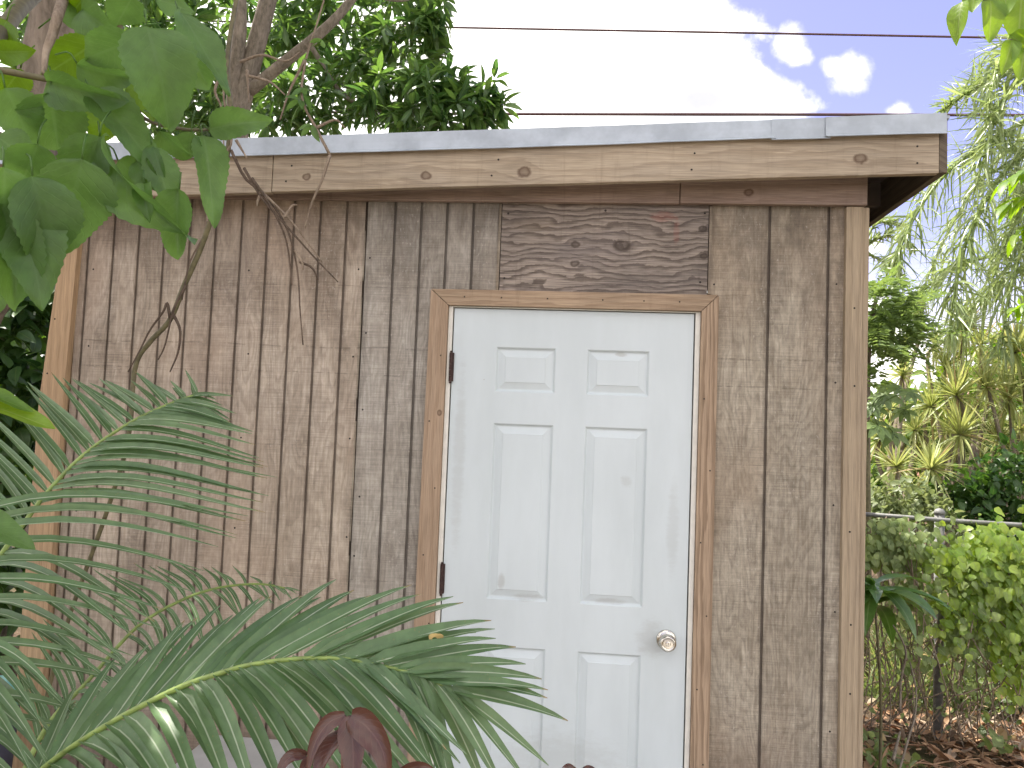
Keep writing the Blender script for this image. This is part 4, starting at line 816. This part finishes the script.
# vines over the fence
M_vine = leaf_mat('vine_leaf', (.15, .25, .04), (.29, .38, .075), (.2, .26, .09), trans=.45, rough=.4)
M_vine2 = leaf_mat('vine_leaf_dull', (.11, .165, .05), (.22, .28, .09), (.22, .26, .12), trans=.35, rough=.5)
T_h = [leaf_tpl('heart', 6, 1, .85, .2, dr, seed=i) for i, dr in enumerate((.3, .6))]
def fence_vine(label, spots, L, mat, stems):
    bp = at(spots[0][0], 690, yF); bp[2] = -.05
    t = thing('fence_vine', label, 'vine', bp, 'vines on the chain link fence')
    mb = MB()
    for (px, py, rx, ry, n_) in spots:
        for i in range(n_):
            u, v = rng.normal(size=2)*.5; p = at(px+u*rx, py+v*ry, yF-.12+rng.normal()*.09); 
            d = nrm(np.array([rng.normal()*.6, -.5, -.8])); put(mb, T_h[i % 2], p, d, nrm(np.array([rng.normal()*.4, -.8, .7+rng.normal()*.3])), L*rng.uniform(.4, 1.5))
    mb.build('foliage', mat, t, True)
    st = MB()
    for i in range(stems):
        s = spots[i % len(spots)]; a_ = at(s[0]+rng.normal()*s[2]*.5, s[1]+rng.normal()*s[3]*.4, yF-.1+rng.normal()*.06); q = bp+np.array([rng.normal()*.3, rng.normal()*.08, -.04])
        st.tube(spline([q, q*.6+a_*.4+rng.normal(size=3)*.09, q*.25+a_*.75+rng.normal(size=3)*.09, a_], 12), .0035, 4)
    st.build('stem', M_twig, t, True)
fence_vine('bright heart leaved vine over the fence at the right edge', [(1005, 575, 38, 36, 360), (1020, 620, 26, 60, 260), (965, 556, 36, 16, 280), (1000, 548, 40, 14, 330), (1030, 660, 20, 40, 130), (985, 585, 34, 50, 420), (1015, 640, 24, 50, 260), (990, 532, 34, 12, 120), (960, 600, 30, 50, 160)], .046, M_vine, 26)
fence_vine('dull fine leaved vine over the fence left of the post', [(900, 545, 44, 18, 420), (965, 572, 26, 40, 240), (895, 524, 34, 8, 90), (915, 590, 30, 40, 200), (880, 550, 30, 22, 240), (965, 630, 30, 50, 260), (910, 640, 30, 40, 90)], .038, M_vine2, 40)
# weeds at the foot of the fence
M_weed = leaf_mat('weed_blade', (.09, .14, .045), (.18, .23, .08), None, trans=.4, rough=.5, dry=((.34, .27, .15), .15))
mb = MB()
for i in range(3800):
    px, py = rng.uniform(872, 1060), rng.uniform(648, 712); p = ground_at(px, py, -.04)
    h = rng.uniform(.08, .8)*rng.uniform(.4, 1); d = nrm(np.array([rng.normal()*.4, rng.normal()*.4, 1])); e = p+d*h+np.array([rng.normal()*.12, rng.normal()*.12, -.06])
    t = np.linspace(0, 1, 5)[:, None]; strip(mb, (1-t)**2*p+2*t*(1-t)*(p+d*h*.7)+t*t*e, .004*np.array([1, 1, .9, .6, .1]), nrm(rng.normal(size=3)), .3)
T_w = leaf_tpl('ovate', 3, 1, .6, .2, .4)
for i in range(1300):
    px, py = rng.normal(975, 45), rng.normal(672, 22); p = ground_at(px, max(655, py), rng.uniform(0, .25)); put(mb, T_w, p, rdir(-.1), rdir(1.2), rng.uniform(.02, .06))
for (px, py) in ((880, 735), (875, 752), (1012, 700), (1020, 685), (900, 765), (985, 690), (1000, 745), (870, 690)):
    for i in range(26): p = ground_at(px+rng.normal()*9, py+rng.normal()*5, rng.uniform(0, .12)); put(mb, T_w, p, rdir(.1), rdir(1.5), rng.uniform(.04, .09))
tag(mb.build('weeds', M_weed, smooth=True), 'tangled green and straw coloured weeds along the foot of the fence', 'weeds', kind='stuff')
# leaf litter
M_lit = leaf_mat('dead_leaf', (.21, .11, .055), (.42, .27, .15), (.30, .19, .12), trans=.1, rough=.7, dry=((.36, .28, .2), .12))
T_d = [leaf_tpl('lance', 5, 1, w_, .5, dr, ripple=.08, seed=i) for i, (w_, dr) in enumerate(((.3, 1.2), (.38, -.9), (.28, .5), (.45, 1.6), (.2, -.4)))]
mb = MB()
for i in range(3600):
    x, y = rng.uniform(1.35, 4.2), rng.uniform(-.6, 2.3); 
    put(mb, T_d[i % 5], (x, y, -.03+rng.uniform(0, .05)), nrm(np.array([rng.normal(), rng.normal(), rng.normal()*.3])), nrm(np.array([rng.normal()*.5, rng.normal()*.5, 1])), rng.uniform(.05, .13))
for i in range(500):
    x, y = rng.uniform(-2.5, 1.3), rng.uniform(-2.2, -.1); put(mb, T_d[i % 5], (x, y, -.02), nrm(np.array([rng.normal(), rng.normal(), 0])), (0, 0, 1), rng.uniform(.06, .14))
for i in range(420):
    x, y = rng.uniform(1.4, 4), rng.uniform(-.5, 2.1); a_ = rng.uniform(0, 6.3); l = rng.uniform(.05, .2); p = np.array([x, y, .005]); d = np.array([math.cos(a_), math.sin(a_), .15])
    mb.tube([p-d*l, p+np.array([0, 0, .01]), p+d*l], [.004, .005, .002], 4)
tag(mb.build('leaf_litter', M_lit, smooth=True), 'brown dead leaves and twigs littering the bare soil', 'leaf litter', kind='stuff')
# glossy-leaved seedling by the post
M_gl = leaf_mat('glossy_leaf', (.06, .14, .03), (.11, .21, .045), (.18, .27, .09), trans=.3, rough=.28, spec=.6)
sb_ = at(880, 690, 1.1); sb_[2] = -.05
sd = thing('glossy_seedling', 'young plant with long dark glossy drooping leaves against the corner post', 'plant', sb_)
sc = at(874, 592, 1.1)
b = MB(); b.tube(spline([sb_+np.array([0, 0, -.05]), (sb_+sc)/2+np.array([.02, 0, 0]), sc], 10), np.linspace(.008, .005, 10), 7); b.build('stem', M_green_stem, sd, True)
TG = leaf_tpl('lance', 7, 1, .24, .25, 1.1)
for k in range(34):
    a_ = rng.uniform(0, 6.28); mb = MB(); put(mb, TG, sc+np.array([0, 0, rng.uniform(-.06, .04)]), nrm(np.array([math.cos(a_), math.sin(a_), rng.uniform(-.3, .6)])), (0, 0, 1), rng.uniform(.26, .40)); mb.build('leaf', M_gl, sd, True)
# bare pale sticks
def stick(label, pts, r):
    q = P3(pts); b = MB(); b.tube(spline(q, 14), np.linspace(r, r*.6, 14), 6); tag(b.build('dry_stick', M_stem, smooth=True), label, 'stick', 'dry sticks by the shed')
stick('pale dry stick standing up beside the glossy seedling', [(900, 712, 1.05), (901, 680, 1.1), (906, 655, 1.1), (902, 640, 1.1), (893, 625, 1.1)], .006)
stick('longer dark dry stick leaning out of the leaf litter', [(898, 775, .6), (908, 740, .7), (915, 715, .8), (916, 690, .9), (910, 662, 1.0)], .005)
stick('short grey stick lying on the leaf litter', [(893, 760, .75), (896, 748, .8), (900, 732, .9)], .008)

# leafy twigs entering at the right edge, on a slim tree just outside
M_yl = leaf_mat('lime_leaf', (.13, .24, .03), (.20, .31, .045), (.25, .33, .1), trans=.5, rough=.4, veins=.2)
sb2 = at(1120, 600, -.9); sb2[2] = -.05
sap = thing('lime_leaved_tree', 'slim tree at the right edge with round lime green leaves hanging from above', 'tree', sb2)
b = MB(); b.tube(spline([sb2+np.array([0, 0, -.05]), at(1120, 350, -.9), at(1110, 100, -.95), at(1080, -60, -1.0)], 16), np.linspace(.03, .012, 16), 8); b.build('trunk', M_bark, sap, True)
branch(sap, P3([(1080, -60, -1.0), (1050, -20, -1.0), (1015, -10, -1.0), (985, 0, -1.0), (962, 2, -1.0)]), .006, .002, M_green_stem)
branch(sap, P3([(1090, -30, -1.0), (1060, 20, -1.0), (1030, 38, -1.0), (1008, 40, -1.0)]), .005, .002, M_green_stem)
T_r = leaf_tpl('ovate', 10, 2, 1.0, .2, .4, ripple=.03)
for (bx, by, tx, ty, w) in ((962, 2, 954, 40, 18), (990, 0, 994, 37, 24), (1022, -5, 1018, 38, 30), (1012, 40, 1005, 70, 16), (1010, 35, 1032, 52, 20), (1025, 45, 1022, 75, 22), (975, -12, 972, 8, 20), (1005, -10, 1006, 12, 20), (1040, 20, 1045, 60, 30)):
    mb = MB(); p = at(bx, by, -1.0); t_ = at(tx, ty, -1.02); d = nrm(t_-p); v = nrm(CAM-p); s_ = np.cross(d, v); a_ = rng.uniform(-.7, .7)
    put(mb, T_r, p, d, v*math.cos(a_)+s_*math.sin(a_), np.linalg.norm(t_-p)*1.05, pxsize(w, -1)*1.1); mb.tube([p, p+np.array([.005, .005, .02])], .001, 4); mb.build('leaf', M_yl, sap, True)
sb3 = at(1075, 640, 1.2); sb3[2] = -.05
cas = thing('yellow_leaved_shrub', 'yellow green drooping leaflets reaching in at the right edge below the lime leaves', 'shrub', sb3)
b = MB(); b.tube(spline([sb3+np.array([0, 0, -.05]), at(1078, 400, 1.2), at(1060, 180, 1.2)], 12), np.linspace(.025, .01, 12), 8); b.build('trunk', M_bark, cas, True)
TY = leaf_tpl('lance', 6, 1, .3, .25, .7)
for (q, n_) in (([(1062, 190, 1.2), (1040, 172, 1.2), (1022, 172, 1.2), (1005, 182, 1.2)], 16), ([(1062, 200, 1.2), (1045, 195, 1.2), (1025, 197, 1.2), (1008, 205, 1.2)], 16), ([(1062, 230, 1.2), (1045, 222, 1.2), (1028, 226, 1.2), (1012, 238, 1.2)], 14), ([(1072, 330, 1.2), (1050, 300, 1.2), (1030, 302, 1.2), (1012, 312, 1.2)], 12)):
    B = spline(P3(q), 20); mb = MB(); mb.tube(B, .003, 5)
    for i in range(n_):
        p = B[int(3+16*i/n_)]; d = nrm(np.array([-.4+rng.normal()*.4, (-1)**i*.6, -.5+rng.normal()*.25])); put(mb, TY, p, d, (0, 0, 1), rng.uniform(.09, .15))
    mb.build('leaf_spray', M_yl, cas, True)

# ------------------------------------------------------------------ foot of the view
M_red = leaf_mat('bronze_leaf', (.055, .022, .014), (.09, .035, .022), (.13, .065, .045), trans=.12, rough=.26, veins=.25, spec=.55)
T_red = [leaf_tpl('lance', 14, 2, .36, .35, dr, ripple=.03, seed=i) for i, dr in enumerate((.35, .6))]
rb = at(345, 727, -1.62); rb0 = rb.copy(); rb0[2] = -.05
rp = thing('bronze_seedling', 'seedling with drooping bronze red young leaves under the front frond', 'plant', rb0)
b = MB(); b.tube(spline([rb0+np.array([0, 0, -.05]), (rb0+rb)/2+np.array([.01, 0, 0]), rb], 10), np.linspace(.007, .004, 10), 7); b.build('stem', plain('bronze_stem', (.2, .1, .06), .5), rp, True)
for pts, w in (([(350, 708), (353, 730), (354, 760), (350, 800)], 34), ([(352, 708), (370, 720), (388, 748), (394, 800)], 36), ([(345, 707), (326, 716), (310, 740), (301, 782)], 20),
               ([(340, 730), (328, 744), (318, 765), (312, 800)], 26), ([(302, 748), (286, 750), (274, 764), (268, 792)], 15), ([(400, 772), (420, 762), (438, 762), (454, 774)], 12), ([(306, 752), (300, 765), (298, 795)], 14)):
    P = spline(P3([(345+(x-345)*.9, 716+(y-708)*.95, -1.62-.012*i) for i, (x, y) in enumerate(pts)]), 14); t = np.linspace(0, 1, 14); mb = MB()
    strip(mb, P, pxsize(w*.88, -1.62)/2*.9*np.clip(np.sin(np.pi*(t*.93+.07)**.7), .02, 1)**1.1, nrm(np.array([rng.normal()*.3, -1, .35])), fold=rng.uniform(.35, .8))
    mb.tube(spline([rb, (rb+P[0])/2+np.array([0, 0, .004]), P[0]], 5), .0016, 5); mb.build('leaf', M_red, rp, True)
rb2 = at(579, 775, -1.5); r20 = rb2.copy(); r20[2] = -.05
r2 = thing('bronze_seedling', 'tiny bronze leaf tip showing at the foot of the white door', 'plant', r20)
b = MB(); b.tube(spline([r20+np.array([0, 0, -.05]), (r20+rb2)/2, rb2], 6), .003, 6); b.build('stem', M_twig, r2, True)
for sx in (-1, 1):
    mb = MB(); put(mb, T_red[1], at(579, 771, -1.5), nrm(np.array([sx*.8, -.3, .5])), (0, 0, 1), .028, .06); mb.build('leaf', M_red, r2, True)
# pale grey box against the wall
M_tub = plain('pale_grey_plastic', (.42, .42, .40), .5, 0, .08, 8)
bx = at(232, 762, -.28); zt = bx[2]
tb = thing('storage_box', 'pale grey lidded storage box standing against the wall behind the palm', 'box', (bx[0], -.28, -.05))
b = MB(); b.hexa([(bx[0]-.12, -.38, -.04), (bx[0]+.12, -.38, -.04), (bx[0]+.12, -.12, -.04), (bx[0]-.12, -.12, -.04), (bx[0]-.15, -.40, zt-.03), (bx[0]+.15, -.40, zt-.03), (bx[0]+.15, -.1, zt-.03), (bx[0]-.15, -.1, zt-.03)]); b.build('body', M_tub, tb, bevel=.01)
b = MB(); b.box(bx[0]-.165, bx[0]+.165, -.415, -.085, zt-.0295, zt); b.build('lid', M_tub, tb, bevel=.008)
# clutter at the lower left
q = at(2, 690, -.25)
tbn = thing('bucket', 'teal lidded bucket at the bottom left beside the corner post', 'bucket', (q[0]-.06, -.25, -.05)); bq = np.array([q[0]-.10, -.25, 0])
b = MB(); b.lathe((bq[0], bq[1], -.06), [(0, .10), (q[2]-.0, .135)], (0, 0, 1), 28); b.build('body', plain('dark_plastic', (.05, .05, .07), .45), tbn, True)
b = MB(); b.lathe((bq[0], bq[1], q[2]-.055), [(0, .14), (.03, .142), (.055, .13), (.062, .08)], (0, 0, 1), 28); b.build('lid', plain('teal_plastic', (.12, .42, .38), .4), tbn, True)
b = MB(); cw = 9
V = []; 
for i in range(10):
    for j in range(cw):
        a_ = -.5+j/(cw-1)*.9; rr = .148+.006*math.sin(j*2.1+i*.6); V.append((bq[0]+rr*math.sin(a_)*1.05, bq[1]-rr*math.cos(a_), q[2]+.02-i*.022+.01*math.sin(j*1.3)))
b.add(V, np.array([(i*cw+j, i*cw+j+1, (i+1)*cw+j+1, (i+1)*cw+j) for i in range(9) for j in range(cw-1)]))
o = b.build('cloth', plain('white_cloth', (.62, .58, .56), .9), smooth=True); sm_ = o.modifiers.new('thick', 'SOLIDIFY'); sm_.thickness = .004
tag(o, 'white rag hanging over the rim of the teal lidded bucket', 'cloth')
# foreground bits at the left edge
lf = at(-40, 800, -1.4); lf[2] = -.05
ep = thing('leafy_weed', 'pale green leaf tips entering at the left edge beside the upper palm frond', 'plant', lf)
b = MB(); b.tube(spline([lf+np.array([0, 0, -.05]), at(-45, 600, -1.4), at(-25, 430, -1.45), at(-12, 400, -1.45)], 14), np.linspace(.008, .003, 14), 6); b.build('stem', M_green_stem, ep, True)
for (bx_, by_, tx, ty, w, mt) in ((-20, 405, 50, 418, 26, M_yl), (-30, 520, 32, 540, 30, M_big), (-15, 395, 30, 405, 16, M_bigy)):
    p = at(bx_, by_, -1.45); t_ = at(tx, ty, -1.45); mb = MB(); v = nrm(CAM-p); put(mb, T_r, p, nrm(t_-p), nrm(v*.7+np.array([0, 0, .7])), np.linalg.norm(t_-p)*1.05, pxsize(w, -1.45)*1.2); mb.build('leaf', mt, ep, True)
# overhead cables
M_cab = plain('cable_sheath', (.10, .055, .055), .6)
for (a_, b_, c_, Y, r, lab) in (((300, 23), (430, 27), (1012, 38), 12, .021, 'thin dark overhead cable, the upper one crossing the white cloud'), ((300, 112), (500, 114), (970, 115), 9, .023, 'thick dark overhead cable just above the metal roof edge')):
    p0, p1 = at(*a_, Y), at(*c_, Y); d = p1-p0; pts = [p0-d*1.2, p0, at(*b_, Y), p1, p1+d*1.2]
    b = MB(); b.tube(spline(pts, 30), r, 8); tag(b.build('overhead_cable', M_cab, smooth=True), lab, 'cable', 'overhead cables')

# ------------------------------------------------------------------ sky, sun
SUN_EL, SUN_AZ = R_(66), math.atan2(-.75, .45)      # direction towards the sun: behind and left of the shed
W = bpy.data.worlds.new('World'); S.world = W; W.use_nodes = True; nt = W.node_tree; nt.nodes.clear(); k = N(nt)
tc = k.n('ShaderNodeTexCoord', out=0)
sky = k.n('ShaderNodeTexSky', sky_type='NISHITA', sun_disc=False, sun_elevation=SUN_EL, sun_rotation=SUN_AZ, air_density=1.0, dust_density=1.5, ozone_density=1.0)
sky = k.mix(1.0, sky, (1.10, .83, 1.11), 'MULTIPLY')
X, Y, Z = k.sep(tc); yy = k.m('MAXIMUM', Y, .05); u = k.m('DIVIDE', X, yy); v = k.m('DIVIDE', Z, yy)
fb1 = k.noise(tc, 5, 7, .58, .2); fb2 = k.noise(tc, 22, 6, .6, .2); fb3 = k.noise(tc, 2.2, 5, .5)
def uv_of(px, py): d = ray(px, py); return d[0]/d[1], d[2]/d[1]
e0u, e0v = uv_of(698, 0); e1u, e1v = uv_of(772, 105)
edge = k.m('ADD', e1u, k.m('MULTIPLY', k.m('SUBTRACT', v, e1v), (e0u-e1u)/(e0v-e1v)))
dd = k.m('SUBTRACT', edge, u); dd = k.m('ADD', dd, k.m('MULTIPLY', k.m('SUBTRACT', fb1, .5), .30)); dd = k.m('ADD', dd, k.m('MULTIPLY', k.m('SINE', k.m('ADD', k.m('MULTIPLY', v, 62.0), k.m('MULTIPLY', fb1, 9.0))), .016)); dd = k.m('ADD', dd, k.m('MULTIPLY', k.m('SUBTRACT', fb2, .5), .11))
main = k.m('MULTIPLY', k.sm(dd, -.018, .045), k.sm(fb2, .2, .5, .75, 1.0))
for (px, py, r) in ((790, 42, .017), (798, 55, .012), (850, 74, .020), (835, 68, .012), (760, 104, .03), (730, 118, .05), (690, 60, .03), (900, 110, .012)):
    cu, cv = uv_of(px, py); q = k.m('SQRT', k.m('ADD', k.m('POWER', k.m('ABSOLUTE', k.m('SUBTRACT', u, cu)), 2.0), k.m('POWER', k.m('ABSOLUTE', k.m('SUBTRACT', v, cv)), 2.0)))
    q = k.m('ADD', k.m('DIVIDE', q, r), k.m('MULTIPLY', k.m('SUBTRACT', fb2, .5), 3.0)); main = k.m('MAXIMUM', main, k.sm(q, .2, 1.7, .7, 0.0))
hz = k.m('MAXIMUM', main, k.sm(v, -.05, .30, .8, .0))
rest = k.sm(fb3, .40, .56, 0.1, .9)
front = k.sm(Y, .0, .3)
mask = k.m('ADD', k.m('MULTIPLY', hz, front), k.m('MULTIPLY', rest, k.m('SUBTRACT', 1.0, front)))
cu, cv = uv_of(700, 100)
q = k.m('SQRT', k.m('ADD', k.m('POWER', k.m('ABSOLUTE', k.m('DIVIDE', k.m('SUBTRACT', u, cu), .10)), 2.0), k.m('POWER', k.m('ABSOLUTE', k.m('DIVIDE', k.m('SUBTRACT', v, cv), .05)), 2.0)))
q = k.m('ADD', q, k.m('MULTIPLY', k.m('SUBTRACT', fb1, .5), 2.2))
ccol = k.mix(k.sm(q, .3, 1.5, .9, 0.0), (9.6, 9.3, 8.9), (3.0, 3.0, 3.45))
col = k.mix(mask, sky, ccol)
bg = k.n('ShaderNodeBackground', {'Color': col, 'Strength': .12}); wo = nt.nodes.new('ShaderNodeOutputWorld'); nt.links.new(bg, wo.inputs[0])
sl = bpy.data.lights.new('sun', 'SUN'); sl.energy = 5.0; sl.angle = R_(.53); sl.color = (1, .95, .86)
so = bpy.data.objects.new('sun', sl); C.objects.link(so)
sd_ = Vector((math.sin(SUN_AZ)*math.cos(SUN_EL), math.cos(SUN_AZ)*math.cos(SUN_EL), math.sin(SUN_EL)))
so.rotation_euler = sd_.to_track_quat('Z', 'Y').to_euler()
S.view_settings.view_transform = 'Standard'; S.view_settings.look = 'None'; S.view_settings.gamma = 1; S.view_settings.use_curve_mapping = False
S.view_settings.exposure = 1.17
S.render.engine = 'CYCLES'; S.cycles.max_bounces = 6; S.cycles.transparent_max_bounces = 4; S.cycles.use_adaptive_sampling = True; S.cycles.adaptive_threshold = .03; S.cycles.use_denoising = True
